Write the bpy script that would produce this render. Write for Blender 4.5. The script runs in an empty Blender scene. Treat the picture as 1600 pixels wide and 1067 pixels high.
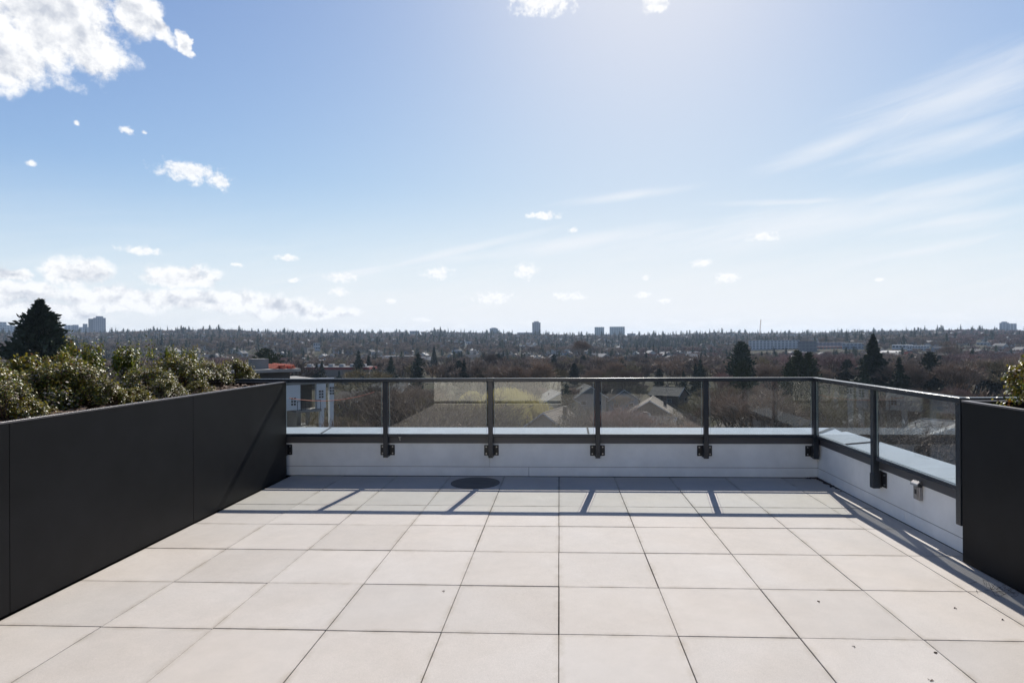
import bpy, bmesh, math, random
import numpy as np
from mathutils import Vector, Matrix, Euler
random.seed(7); rng = np.random.default_rng(11)
R = math.radians
sc = bpy.context.scene
col = sc.collection

# ------------------------------------------------------------------ camera
CAM = Vector((0.0112, -3.1323, 1.5016)); F_PX = 948.354; CX = 831.07; CY = 533.5
YAW, PITCH, ROLL = -0.0451, 0.0015, -0.0054
_c, _s = math.cos(YAW), math.sin(YAW)
FWD = Vector((_s*math.cos(PITCH), _c*math.cos(PITCH), math.sin(PITCH)))
_r0 = Vector((_c, -_s, 0)); _u0 = _r0.cross(FWD)
RGT = _r0*math.cos(ROLL) + _u0*math.sin(ROLL); UP = -_r0*math.sin(ROLL) + _u0*math.cos(ROLL)
cd = bpy.data.cameras.new('camera'); cam = bpy.data.objects.new('camera', cd); col.objects.link(cam)
m = Matrix((RGT, UP, -FWD)).transposed().to_4x4(); m.translation = CAM; cam.matrix_world = m
cd.sensor_width = 36; cd.lens = F_PX/1600*36; cd.shift_x = -(CX-800)/1600
cd.clip_start = 0.05; cd.clip_end = 30000
sc.camera = cam

def ray(px, py): return FWD + (px-CX)/F_PX*RGT - (py-CY)/F_PX*UP
def P(px, py, D): return CAM + ray(px, py)*D            # a point D metres ahead of the viewer
def on_x(px, py, X):
    d = ray(px, py); return CAM + d*((X-CAM.x)/d.x)

# ------------------------------------------------------------------ light
SUN_EL, SUN_AZ = 37.4, 9.2                                # azimuth east of +Y
sd = bpy.data.lights.new('sun', 'SUN'); sun = bpy.data.objects.new('sun', sd); col.objects.link(sun)
sd.energy = 4.8; sd.angle = R(0.5); sd.color = (1.0, 0.95, 0.88)
sv = Vector((math.sin(R(SUN_AZ))*math.cos(R(SUN_EL)), math.cos(R(SUN_AZ))*math.cos(R(SUN_EL)), math.sin(R(SUN_EL))))
sun.rotation_euler = sv.to_track_quat('Z', 'Y').to_euler(); sun.location = sv*60

w = bpy.data.worlds.new("World"); sc.world = w; w.use_nodes = True
nt = w.node_tree; N = nt.nodes; L = nt.links
for n in list(N): N.remove(n)
def nd(t, **k):
    n = N.new(t)
    for a, b in k.items(): setattr(n, a, b)
    return n
def lk(a, b): L.new(a, b)
def mth(op, a, b=None, c=None, clamp=False):
    n = nd('ShaderNodeMath', operation=op, use_clamp=clamp)
    for i, v in enumerate((a, b, c)):
        if v is None: continue
        if isinstance(v, (int, float)): n.inputs[i].default_value = v
        else: lk(v, n.inputs[i])
    return n.outputs[0]
def smooth(v, lo, hi):
    n = nd('ShaderNodeMapRange', interpolation_type='SMOOTHSTEP')
    n.inputs[1].default_value = lo; n.inputs[2].default_value = hi
    lk(v, n.inputs[0]); return n.outputs[0]
def mixc(f, a, b):
    n = nd('ShaderNodeMix', data_type='RGBA')
    for s, v in ((n.inputs[0], f), (n.inputs[6], a), (n.inputs[7], b)):
        if isinstance(v, (int, float)): s.default_value = v
        elif isinstance(v, tuple): s.default_value = (*v, 1)
        else: lk(v, s)
    return n.outputs[2]
SKY = 0.12
out = nd('ShaderNodeOutputWorld'); bg = nd('ShaderNodeBackground'); bg.inputs[1].default_value = SKY
lk(bg.outputs[0], out.inputs[0])
sky = nd('ShaderNodeTexSky', sky_type='NISHITA', sun_disc=False)
sky.sun_elevation = R(SUN_EL); sky.sun_rotation = R(SUN_AZ)
sky.air_density = 0.6; sky.dust_density = 0.3; sky.ozone_density = 1.5; sky.altitude = 100
tc = nd('ShaderNodeTexCoord'); sp = nd('ShaderNodeSeparateXYZ'); lk(tc.outputs['Generated'], sp.inputs[0])
az = mth('MULTIPLY', mth('ARCTAN2', sp.outputs[0], sp.outputs[1]), 57.2958)
el = mth('MULTIPLY', mth('ARCSINE', sp.outputs[2]), 57.2958)
cb = nd('ShaderNodeCombineXYZ'); lk(az, cb.inputs[0]); lk(el, cb.inputs[1]); V0 = cb.outputs[0]
def noise(vec, scale, detail=6, rough=0.55, dist=0.0):
    n = nd('ShaderNodeTexNoise'); n.inputs['Scale'].default_value = scale; n.inputs['Detail'].default_value = detail
    n.inputs['Roughness'].default_value = rough; n.inputs['Distortion'].default_value = dist
    lk(vec, n.inputs['Vector']); return n
def vm(op, a, b):
    n = nd('ShaderNodeVectorMath', operation=op)
    for i, v in enumerate((a, b)):
        if isinstance(v, tuple): n.inputs[i].default_value = v
        else: lk(v, n.inputs[i])
    return n.outputs[0]
# cumulus: the outline is an ellipse set torn by noise
wn = noise(V0, 0.5, 4, 0.6)
warp = vm('MULTIPLY', vm('SUBTRACT', wn.outputs['Color'], (0.5, 0.5, 0.5)), (1.6, 0.9, 0))
V1 = vm('ADD', V0, vm('MULTIPLY', warp, (1.5, 1.5, 0)))
DEG = 57.2958/F_PX
def blob(px, py, rx, ry, a=0.0, vec=None):
    d = ray(px, py).normalized(); k = 1/(1+((px-CX)/F_PX)**2)
    mp = nd('ShaderNodeMapping', vector_type='TEXTURE')
    mp.inputs['Location'].default_value = (math.degrees(math.atan2(d.x, d.y)), math.degrees(math.asin(d.z)), 0)
    mp.inputs['Rotation'].default_value = (0, 0, -R(a)); mp.inputs['Scale'].default_value = (rx*DEG*k, ry*DEG*k**.5, 1)
    lk(vec, mp.inputs['Vector']); n = nd('ShaderNodeVectorMath', operation='LENGTH'); lk(mp.outputs[0], n.inputs[0])
    return mth('SUBTRACT', 1.0, n.outputs['Value'])
def field(lst, vec):
    r = None
    for b in lst:
        v = blob(*b, vec=vec); r = v if r is None else mth('MAXIMUM', r, v)
    return r
BIG = [(70,15,165,105),(-10,75,120,75),(130,70,80,50),(215,20,50,45),(250,45,38,16,35),(290,70,30,9,65),(-160,-60,220,170),
       (120,425,72,27),(278,430,70,22),(30,458,95,24),(180,468,120,26),(330,470,130,24),(430,482,105,20),(60,484,150,22),(505,488,60,12),(15,430,40,13)]
SMALL = [(298,270,62,19),(345,286,25,12,30),(198,204,14,8),(120,192,7,5),(50,255,11,6),(228,208,7,4),(848,4,64,20),(1025,8,30,14),(850,337,32,8),
       (895,360,10,5),(1193,370,28,9),(220,391,44,9),(448,403,20,7),(685,426,27,12),(823,423,22,15),(1095,412,24,8),(1135,434,25,11),
       (535,434,34,9),(770,466,38,12),(890,463,36,8),(370,413,12,5),(1005,461,16,7),(460,438,12,5),(1010,434,9,5),(530,455,18,9),
       (1375,437,14,4),(1040,470,16,5),(610,470,14,5),(660,500,16,5)]
n1 = noise(V0, 0.55, 9, 0.62); n2 = noise(vm('ADD', V0, (0.15, 0.75, 0)), 0.55, 9, 0.62)
n3 = noise(V0, 1.5, 8, 0.6); n4 = noise(vm('ADD', V0, (0.05, 0.25, 0)), 1.5, 8, 0.6)
fb = mth('ADD', field(BIG, V1), mth('MULTIPLY', mth('SUBTRACT', n1.outputs[0], 0.5), 1.5))
fs = mth('ADD', field(SMALL, vm('ADD', V0, vm('MULTIPLY', warp, (0.35, 0.35, 0)))), mth('MULTIPLY', mth('SUBTRACT', n3.outputs[0], 0.5), 2.0))
cb_a = smooth(fb, -0.02, 0.45); cs_a = smooth(fs, 0.0, 0.70)
# a low row of cumulus along the far horizon
band = mth('MULTIPLY', smooth(el, 0.2, 0.9), mth('SUBTRACT', 1.0, smooth(el, 1.3, 2.6)))
hb = mth('MULTIPLY', band, smooth(noise(vm('MULTIPLY', V0, (0.5, 1.6, 0)), 0.9, 7, 0.6).outputs[0], 0.46, 0.62))
# cirrus streaks
cv = vm('MULTIPLY', V0, (0.10, 0.9, 1)); rot = nd('ShaderNodeMapping'); rot.inputs['Rotation'].default_value = (0, 0, R(-10)); lk(V0, rot.inputs[0])
cn = noise(vm('MULTIPLY', rot.outputs[0], (0.12, 1.0, 1)), 0.9, 7, 0.62, 0.6)
CIR = [(1500,150,300,55,-14),(1540,130,190,42,-16),(1415,182,60,8,-38),(1300,228,170,20,-13),(1500,215,230,30,-5),(980,306,140,9,-5),(1240,316,150,7,3),(1460,300,230,22,-5),
       (1420,395,200,10,-8),(700,396,190,9,-13),(560,425,110,8,-12),(1500,345,220,18,-3),(1250,350,420,40,-4),(900,380,300,16,-7)]
cf = smooth(mth('ADD', field(CIR, V0), mth('MULTIPLY', mth('SUBTRACT', cn.outputs[0], 0.5), 1.3)), -0.15, 1.2)
veil = mth('MULTIPLY', mth('SUBTRACT', 1.0, smooth(el, 1.5, 15.0)), mth('MULTIPLY_ADD', cn.outputs[0], 0.7, 0.35))
K = 0.725/SKY
# the film's highlight shoulder, per channel: x / (1 + x^3)^(1/3)
ss = nd('ShaderNodeSeparateColor'); lk(sky.outputs[0], ss.inputs[0]); cc = nd('ShaderNodeCombineColor')
for i_, g_ in enumerate((0.190, 0.192, 0.205)):
    x_ = mth('MULTIPLY', ss.outputs[i_], g_)
    y_ = mth('DIVIDE', x_, mth('POWER', mth('ADD', mth('POWER', x_, 3.0), 1.0), 1/3))
    lk(mth('MULTIPLY', y_, (0.915, 0.93, 0.955)[i_]*K), cc.inputs[i_])
c = mixc(mth('MULTIPLY', veil, 0.74, clamp=True), cc.outputs[0], (0.965*K, 0.965*K, 0.96*K))
c = mixc(mth('MULTIPLY', cf, 0.62), c, (0.93*K, 0.95*K, 0.99*K))
c = mixc(mth('MULTIPLY', hb, 0.6), c, (1.02*K, 1.02*K, 1.02*K))
sh_b = mth('ADD', mth('MULTIPLY', mth('SUBTRACT', n1.outputs[0], n2.outputs[0]), 3.9), mth('MULTIPLY_ADD', smooth(fb, 0.55, 1.15), -0.8, 0.88), clamp=True)
sh_s = mth('ADD', mth('MULTIPLY', mth('SUBTRACT', n3.outputs[0], n4.outputs[0]), 1.6), 0.9, clamp=True)
c = mixc(mth('MULTIPLY', cb_a, 0.96), c, mixc(sh_b, (0.62*K, 0.655*K, 0.73*K), (1.06*K, 1.06*K, 1.06*K)))
c = mixc(mth('MULTIPLY', cs_a, 0.9), c, mixc(sh_s, (0.72*K, 0.76*K, 0.84*K), (1.06*K, 1.06*K, 1.06*K)))
lk(c, bg.inputs[0])
w.cycles.sampling_method = 'MANUAL'; w.cycles.sample_map_resolution = 1024

sc.view_settings.view_transform = 'Standard'; sc.view_settings.look = 'None'
sc.view_settings.exposure = 0.46; sc.view_settings.gamma = 1.0; sc.view_settings.use_curve_mapping = False
sc.cycles.max_bounces = 8; sc.cycles.diffuse_bounces = 3; sc.cycles.glossy_bounces = 3; sc.cycles.transparent_max_bounces = 12
sc.cycles.volume_bounces = 0; sc.cycles.caustics_reflective = False; sc.cycles.caustics_refractive = False
sc.cycles.use_denoising = True; sc.cycles.sample_clamp_indirect = 6; sc.cycles.use_adaptive_sampling = True; sc.cycles.adaptive_threshold = 0.015

# ------------------------------------------------------------------ materials
def material(name, color, rough=0.7, metal=0.0, var=0.0, vscale=3.0, bump=0.0, bscale=40.0, spec=0.5, obj_var=0.0, alt=None, trans=0.0):
    mt = bpy.data.materials.new(name); mt.use_nodes = True
    t = mt.node_tree; b = t.nodes['Principled BSDF']
    b.inputs['Roughness'].default_value = rough; b.inputs['Metallic'].default_value = metal
    b.inputs['Specular IOR Level'].default_value = spec
    b.inputs['Base Color'].default_value = (*color, 1)
    cur = None
    tcn = t.nodes.new('ShaderNodeTexCoord')
    if var or alt:
        nz = t.nodes.new('ShaderNodeTexNoise'); nz.inputs['Scale'].default_value = vscale; nz.inputs['Detail'].default_value = 6
        nz.inputs['Roughness'].default_value = 0.6
        t.links.new(tcn.outputs['Object'], nz.inputs['Vector'])
        mp = t.nodes.new('ShaderNodeMapRange'); mp.inputs[1].default_value = 0.32; mp.inputs[2].default_value = 0.68
        t.links.new(nz.outputs[0], mp.inputs[0])
        mx = t.nodes.new('ShaderNodeMix'); mx.data_type = 'RGBA'
        a = tuple(x*(1-var) for x in color); bb = alt if alt else tuple(min(1, x*(1+var)) for x in color)
        mx.inputs[6].default_value = (*a, 1); mx.inputs[7].default_value = (*bb, 1); t.links.new(mp.outputs[0], mx.inputs[0]); cur = mx.outputs[2]
    if obj_var:
        oi = t.nodes.new('ShaderNodeObjectInfo'); hs = t.nodes.new('ShaderNodeHueSaturation')
        mr = t.nodes.new('ShaderNodeMapRange'); mr.inputs[3].default_value = 1-obj_var; mr.inputs[4].default_value = 1+obj_var
        t.links.new(oi.outputs['Random'], mr.inputs[0]); t.links.new(mr.outputs[0], hs.inputs['Value'])
        if cur: t.links.new(cur, hs.inputs['Color'])
        else: hs.inputs['Color'].default_value = (*color, 1)
        cur = hs.outputs[0]
    if cur: t.links.new(cur, b.inputs['Base Color'])
    if bump:
        nb = t.nodes.new('ShaderNodeTexNoise'); nb.inputs['Scale'].default_value = bscale; nb.inputs['Detail'].default_value = 5
        t.links.new(tcn.outputs['Object'], nb.inputs['Vector'])
        bp = t.nodes.new('ShaderNodeBump'); bp.inputs['Strength'].default_value = bump; bp.inputs['Distance'].default_value = 0.01
        t.links.new(nb.outputs[0], bp.inputs['Height']); t.links.new(bp.outputs[0], b.inputs['Normal'])
    if trans:
        tr = t.nodes.new('ShaderNodeBsdfTranslucent'); ms = t.nodes.new('ShaderNodeMixShader'); ms.inputs[0].default_value = trans
        if cur: t.links.new(cur, tr.inputs[0])
        else: tr.inputs[0].default_value = (*color, 1)
        t.links.new(b.outputs[0], ms.inputs[1]); t.links.new(tr.outputs[0], ms.inputs[2])
        t.links.new(ms.outputs[0], t.nodes['Material Output'].inputs['Surface'])
    return mt

# concrete paver: fine speckle, soft clouds, a few stains in world space, a value of its own per paver
def paver_material():
    mt = bpy.data.materials.new('concrete_paver'); mt.use_nodes = True; t = mt.node_tree; n = t.nodes; l = t.links
    b = n['Principled BSDF']; b.inputs['Roughness'].default_value = 0.82; b.inputs['Specular IOR Level'].default_value = 0.35
    geo = n.new('ShaderNodeNewGeometry'); oi = n.new('ShaderNodeObjectInfo')
    def nz(s, d=5, r=.6):
        x = n.new('ShaderNodeTexNoise'); x.inputs['Scale'].default_value = s; x.inputs['Detail'].default_value = d; x.inputs['Roughness'].default_value = r
        l.new(geo.outputs['Position'], x.inputs['Vector']); return x.outputs[0]
    def mr(v, a, b_, c_, d_):
        x = n.new('ShaderNodeMapRange'); [setattr(x.inputs[i+1], 'default_value', q) for i, q in enumerate((a, b_, c_, d_))]; l.new(v, x.inputs[0]); return x.outputs[0]
    def mul(a, c_):
        x = n.new('ShaderNodeMath'); x.operation = 'MULTIPLY'; l.new(a, x.inputs[0]); l.new(c_, x.inputs[1]); return x.outputs[0]
    v = mul(mul(mr(nz(1.7), .3, .7, .93, 1.06), mr(nz(320, 2), .3, .75, .84, 1.12)), mul(mr(oi.outputs['Random'], 0, 1, .93, 1.045), mr(nz(9, 8, .7), .35, .7, .965, 1.03)))
    cm = n.new('ShaderNodeMix'); cm.data_type = 'RGBA'; cm.inputs[6].default_value = (.468, .423, .378, 1); cm.inputs[7].default_value = (.452, .420, .388, 1)
    l.new(mr(nz(.9, 3), .35, .65, 0, 1), cm.inputs[0])
    st = n.new('ShaderNodeMix'); st.data_type = 'RGBA'; st.inputs[7].default_value = (.44, .34, .22, 1); l.new(cm.outputs[2], st.inputs[6])
    l.new(mr(nz(2.3, 7, .7), .67, .8, 0, .5), st.inputs[0])
    tcx = n.new('ShaderNodeTexCoord'); sx = n.new('ShaderNodeSeparateXYZ'); l.new(tcx.outputs['Object'], sx.inputs[0])
    def mm(op, a, b_=None):
        x = n.new('ShaderNodeMath'); x.operation = op
        for k_, q_ in enumerate((a, b_)):
            if q_ is None: continue
            if isinstance(q_, float): x.inputs[k_].default_value = q_
            else: l.new(q_, x.inputs[k_])
        return x.outputs[0]
    ex = mm('ABSOLUTE', mm('SUBTRACT', sx.outputs[0], .305)); ey = mm('ABSOLUTE', mm('SUBTRACT', sx.outputs[1], .305)); ed = mm('MAXIMUM', ex, ey)
    grime = mul(mr(ed, .268, .305, 0, 1), mr(nz(5, 6, .7), .42, .72, 0, .75))
    dm = n.new('ShaderNodeMix'); dm.data_type = 'RGBA'; dm.inputs[7].default_value = (.25, .21, .15, 1); l.new(grime, dm.inputs[0]); l.new(st.outputs[2], dm.inputs[6])
    hv = n.new('ShaderNodeHueSaturation'); l.new(v, hv.inputs['Value']); l.new(dm.outputs[2], hv.inputs['Color']); l.new(hv.outputs[0], b.inputs['Base Color'])
    bp = n.new('ShaderNodeBump'); bp.inputs['Strength'].default_value = .25; bp.inputs['Distance'].default_value = .002; l.new(nz(420, 3), bp.inputs['Height']); l.new(bp.outputs[0], b.inputs['Normal'])
    return mt
M_PAVER = paver_material()
M_GROUT = material('dark_sand_bed', (0.035, 0.032, 0.028), 0.95, var=.3, vscale=20)
M_METAL = material('charcoal_powder_coat', (0.020, 0.026, 0.034), 0.27, var=.12, vscale=6, bump=.05, bscale=300)
M_PLATE = material('black_bracket_paint', (0.016, 0.017, 0.019), 0.45)
M_BOLT = material('zinc_bolt', (0.45, 0.45, 0.45), 0.35, 1.0)
M_FASCIA = material('dark_grey_flashing', (0.075, 0.073, 0.076), 0.42, var=.1, vscale=2, bump=.04, bscale=8)
M_COPE = material('pale_blue_grey_coping', (0.34, 0.39, 0.45), 0.9, var=.08, vscale=4, bump=.03, bscale=5, spec=.15)
M_SEAM = material('coping_seam_sealant', (0.03, 0.035, 0.042), 0.9, spec=.1)
M_BOARD = material('white_fibre_cement', (0.82, 0.82, 0.79), 0.72, var=.07, vscale=4, bump=.12, bscale=120)
M_SEAL = material('tan_sealant', (0.30, 0.26, 0.22), 0.8)
M_PLANTER = material('black_aluminium_panel', (0.0075, 0.0077, 0.0088), 0.48, var=.3, vscale=2.5, bump=.02, bscale=200, spec=.16)
M_RIM = material('worn_planter_rim', (0.16, 0.15, 0.15), 0.35, metal=.3)
M_SOIL = material('bark_mulch', (0.045, 0.028, 0.018), 0.95, alt=(0.11, 0.07, 0.045), vscale=25, bump=.8, bscale=60)
M_CHIP = material('bark_chip', (0.12, 0.075, 0.05), 0.85, obj_var=.4)
M_STAIN = material('damp_rubber', (0.085, 0.082, 0.078), 0.7, var=.2, vscale=6, bump=.1)
M_STEEL = material('brushed_outlet_cover', (0.34, 0.33, 0.33), 0.38, metal=.8, var=.1, vscale=15)
M_DARK = material('dark_recess', (0.03, 0.03, 0.03), 0.6)
M_STUCCO = material('white_stucco', (0.80, 0.77, 0.70), 0.8, var=.04, vscale=2, bump=.1)
M_CHARWALL = material('charcoal_cladding', (0.02, 0.02, 0.022), 0.6, var=.2, vscale=2)

def glass_material(name, tint=(0.955, 0.975, 0.965), ior=1.62):
    mt = bpy.data.materials.new(name); mt.use_nodes = True; t = mt.node_tree; n = t.nodes; l = t.links
    n.remove(n['Principled BSDF'])
    tr = n.new('ShaderNodeBsdfTransparent'); tr.inputs[0].default_value = (*tint, 1)
    gl = n.new('ShaderNodeBsdfGlossy'); gl.inputs['Roughness'].default_value = 0.0; gl.inputs[0].default_value = (1, 1, 1, 1)
    fr = n.new('ShaderNodeFresnel'); geo = n.new('ShaderNodeNewGeometry')
    io = n.new('ShaderNodeMapRange'); io.inputs[3].default_value = ior; io.inputs[4].default_value = 1/ior      # rays cross the thin pane unbent, so both faces see air-to-glass
    l.new(geo.outputs['Backfacing'], io.inputs[0]); l.new(io.outputs[0], fr.inputs[0])
    df = n.new('ShaderNodeBsdfDiffuse'); df.inputs[0].default_value = (.75, .75, .72, 1)     # faint dust film
    nz = n.new('ShaderNodeTexNoise'); nz.inputs['Scale'].default_value = 3.5; nz.inputs['Detail'].default_value = 8; l.new(geo.outputs['Position'], nz.inputs['Vector'])
    mr = n.new('ShaderNodeMapRange'); mr.inputs[1].default_value = .3; mr.inputs[2].default_value = .75; mr.inputs[3].default_value = .006; mr.inputs[4].default_value = .022
    l.new(nz.outputs[0], mr.inputs[0])
    m0 = n.new('ShaderNodeMixShader'); l.new(mr.outputs[0], m0.inputs[0]); l.new(tr.outputs[0], m0.inputs[1]); l.new(df.outputs[0], m0.inputs[2])
    m1 = n.new('ShaderNodeMixShader'); l.new(fr.outputs[0], m1.inputs[0]); l.new(m0.outputs[0], m1.inputs[1]); l.new(gl.outputs[0], m1.inputs[2])
    l.new(m1.outputs[0], n['Material Output'].inputs['Surface']); return mt
M_GLASS = glass_material('clear_railing_glass')
M_GEDGE = material('polished_glass_edge', (0.35, 0.42, 0.40), 0.2)
M_WIN = material('window_glass', (0.03, 0.035, 0.042), 0.12, spec=.8)

# ------------------------------------------------------------------ mesh helpers
class MB:
    def __init__(s): s.v = []; s.f = []; s.m = []
    def box(s, a, b, mi=0):
        x0, y0, z0 = a; x1, y1, z1 = b; i = len(s.v)
        s.v += [(x0,y0,z0),(x1,y0,z0),(x1,y1,z0),(x0,y1,z0),(x0,y0,z1),(x1,y0,z1),(x1,y1,z1),(x0,y1,z1)]
        s.f += [tuple(i+k for k in q) for q in ((0,3,2,1),(4,5,6,7),(0,1,5,4),(1,2,6,5),(2,3,7,6),(3,0,4,7))]; s.m += [mi]*6
        return s
    def poly(s, pts, mi=0):
        i = len(s.v); s.v += [tuple(p) for p in pts]; s.f.append(tuple(range(i, i+len(pts)))); s.m.append(mi); return s
    def prism(s, prof, axis, a, b, mi=0):
        """profile extruded along axis 'x' or 'y'; profile pairs are (other, z)"""
        i = len(s.v); n = len(prof)
        for t in (a, b):
            for (p, z) in prof: s.v.append((t, p, z) if axis == 'x' else (p, t, z))
        for k in range(n):
            q = (i+k, i+(k+1) % n, i+n+(k+1) % n, i+n+k); s.f.append(q); s.m.append(mi)
        s.f.append(tuple(range(i+n-1, i-1, -1))); s.f.append(tuple(range(i+n, i+2*n))); s.m += [mi, mi]; return s
    def tube(s, p0, p1, r0, r1, n=5, mi=0, cap=False):
        p0, p1 = Vector(p0), Vector(p1); d = (p1-p0)
        if d.length < 1e-6: return s
        q = d.to_track_quat('Z', 'Y'); i = len(s.v)
        for (p, r) in ((p0, r0), (p1, r1)):
            for k in range(n):
                a = 2*math.pi*k/n; s.v.append(tuple(p + q @ Vector((r*math.cos(a), r*math.sin(a), 0))))
        for k in range(n):
            s.f.append((i+k, i+(k+1) % n, i+n+(k+1) % n, i+n+k)); s.m.append(mi)
        if cap: s.f.append(tuple(range(i+n, i+2*n))); s.f.append(tuple(range(i+n-1, i-1, -1))); s.m += [mi, mi]
        return s
    def mesh(s, name, mats, bevel=0.0, seg=2, smooth=False):
        me = bpy.data.meshes.new(name); me.from_pydata(s.v, [], s.f)
        for k in (mats if isinstance(mats, (list, tuple)) else [mats]): me.materials.append(k)
        me.polygons.foreach_set('material_index', s.m)
        bm = bmesh.new(); bm.from_mesh(me)
        if len(s.f) < 3000: bmesh.ops.recalc_face_normals(bm, faces=bm.faces)
        if bevel:
            r_ = bmesh.ops.bevel(bm, geom=bm.edges[:], offset=bevel, segments=seg, affect='EDGES', profile=.5, clamp_overlap=True)
            if seg > 1:
                for f_ in r_['faces']: f_.smooth = True
        bm.to_mesh(me); bm.free()
        if smooth: me.polygons.foreach_set('use_smooth', [True]*len(me.polygons))
        me.update(); return me
def link(name, data, parent=None, loc=None, rot=None, scale=None):
    o = bpy.data.objects.new(name, data); col.objects.link(o)
    if parent: o.parent = parent
    if loc is not None: o.location = loc
    if rot is not None: o.rotation_euler = rot
    if scale is not None: o.scale = scale if hasattr(scale, '__len__') else (scale,)*3
    return o
def tag(o, label=None, cat=None, group=None, kind=None):
    if label: o['label'] = label
    if cat: o['category'] = cat
    if group: o['group'] = group
    if kind: o['kind'] = kind
    return o
def thing(name, label, cat, loc=(0,0,0), rz=0, group=None, scale=None):
    return tag(link(name, None, None, loc, (0,0,rz), scale), label, cat, group)
def boxo(name, a, b, mt, parent=None, bevel=0.0, seg=2):
    return link(name, MB().box(a, b).mesh(name, mt, bevel, seg), parent)
def copy_tree(o, parent=None):
    c_ = o.copy(); col.objects.link(c_); c_.parent = parent
    for ch in o.children: copy_tree(ch, c_)
    return c_

# ================================================================== TERRACE
XL, XR, YB = -3.06, 2.84, 3.67; XP, YP = 2.73, 1.105
fl = tag(boxo('terrace_floor', (-4.9, -7.4, -0.30), (3.9, 3.9, -0.042), M_GROUT), kind='structure')
T = 0.61; G = 0.0022
def paver_mesh(x0, x1, y0, y1): return MB().box((x0, y0, -0.04), (x1, y1, 0.0)).mesh('paver', M_PAVER, .0022, 1)
pm = paver_mesh(G, T-G, G, T-G); pm_cut = paver_mesh(G, XR-4*T-.004, G, T-G)
for j in range(-12, 6):
    for k in range(-6, 5):
        if k == -6 and j > -13: 
            continue
        me_ = pm_cut if k == 4 else pm
        o = link('paver', me_, fl, (k*T + random.uniform(-.0012, .0012), j*T + random.uniform(-.001, .001), random.uniform(-.0015, .0012)),
                 (R(random.uniform(-.07, .07)), R(random.uniform(-.07, .07)), R(random.uniform(-.06, .06))))
# --- parapets (boards, flashing and coping as parts)
pb = thing('parapet_wall', 'low white clad parapet wall across the back of the terrace', 'wall', (0, YB, 0))
def wpart(name, a, b, mt, par, bevel=0.0): return boxo(name, tuple(Vector(a)-par.location), tuple(Vector(b)-par.location), mt, par, bevel)
wpart('wall_core', (-4.6, YB+.02, -.3), (XR+.3, YB+.27, .44), M_GROUT, pb)
for a, b in ((-4.6, -.34), (-.336, XR)):
    wpart('lower_board', (a, YB-.004, .004), (b, YB+.018, .104), M_BOARD, pb, .0015)
for a, b in ((-4.6, -.78), (-.777, XR-.001)):
    wpart('upper_board', (a, YB-.002, .109), (b, YB+.018, .40), M_BOARD, pb, .0015)
wpart('sealant_joint', (-4.6, YB+.0005, .1035), (XR, YB+.017, .1095), M_SEAL, pb)
def prism_part(name, prof, axis, a, b, mt, par, bevel=0.0):
    me_ = MB().prism(prof, axis, a, b).mesh(name, mt, bevel, 1); o = link(name, me_, par); o.location = -par.location; return o
FP = lambda p, s: [(p+s*q, z) for q, z in ((-.012, .376), (-.004, .372), (.002, .46), (.012, .47), (.012, .376+.02))]
prism_part('flashing', [(YB-.014, .372), (YB+.016, .372), (YB+.016, .470), (YB-.006, .470), (YB-.010, .40)], 'x', -4.6, XR-.02, M_FASCIA, pb, .001)
prism_part('coping', [(YB-.012, .4715), (YB+.30, .4715), (YB+.30, .507), (YB-.012, .479)], 'x', -4.6, XR+.30, M_COPE, pb, .0015)
for (px, sk) in ((505, .10), (919, -.02)):
    q = P(px, 672, 6.95); x = q.x
    me_ = MB()
    me_.prism([(YB-.01, .480), (YB+.299, .508), (YB+.299, .514), (YB-.01, .486)], 'x', x-.014, x+.006)
    o = link('coping_seam', me_.mesh('coping_seam', M_SEAM if sk < 0 else M_FASCIA), pb); o.location = -pb.location; o.scale.x = 1
pr = thing('parapet_wall', 'low white clad parapet wall along the right side of the terrace', 'wall', (XR, 2.4, 0))
wpart('wall_core', (XR+.02, -7.4, -.3), (XR+.27, YB+.019, .44), M_GROUT, pr)
for a, b in ((1.99, YB-.006), (-7.4, 1.987)):
    wpart('lower_board', (XR-.004, a, .004), (XR+.018, b, .104), M_BOARD, pr, .0015)
wpart('upper_board', (XR-.002, -7.4, .109), (XR+.018, YB-.005, .40), M_BOARD, pr, .0015)
wpart('sealant_joint', (XR+.0005, -7.4, .1035), (XR+.017, YB-.006, .1095), M_SEAL, pr)
prism_part('flashing', [(XR-.014, .372), (XR+.016, .372), (XR+.016, .470), (XR-.006, .470), (XR-.010, .40)], 'y', -7.4, YB-.016, M_FASCIA, pr, .001)
prism_part('coping', [(XR-.012, .4725), (XR+.31, .4725), (XR+.31, .509), (XR-.012, .480)], 'y', -7.4, YB-.014, M_COPE, pr, .0015)
for y in (2.98, ):
    prism_part('coping_seam', [(XR-.01, .480), (XR+.309, .5095), (XR+.309, .516), (XR-.01, .487)], 'y', y-.02, y+.02, M_SEAM, pr)
me_ = MB(); me_.v = []; a0 = (XR-.01, YB-.01); a1 = (XR+.30, YB+.29); dx = .014
me_.poly([(a0[0]-dx, a0[1]+dx, .489), (a0[0]+dx, a0[1]-dx, .489), (a1[0]+dx, a1[1]-dx, .5175), (a1[0]-dx, a1[1]+dx, .5175)])
me_.poly([(a0[0]-dx, a0[1]+dx, .478), (a0[0]+dx, a0[1]-dx, .478), (a0[0]+dx, a0[1]-dx, .489), (a0[0]-dx, a0[1]+dx, .489)])
me_.poly([(a0[0]-dx, a0[1]+dx, .478), (a0[0]-dx, a0[1]+dx, .489), (a1[0]-dx, a1[1]+dx, .5175), (a1[0]-dx, a1[1]+dx, .505)])
o = link('mitre_seam', me_.mesh('mitre_seam', M_SEAM), pr); o.location = -pr.location
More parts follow.
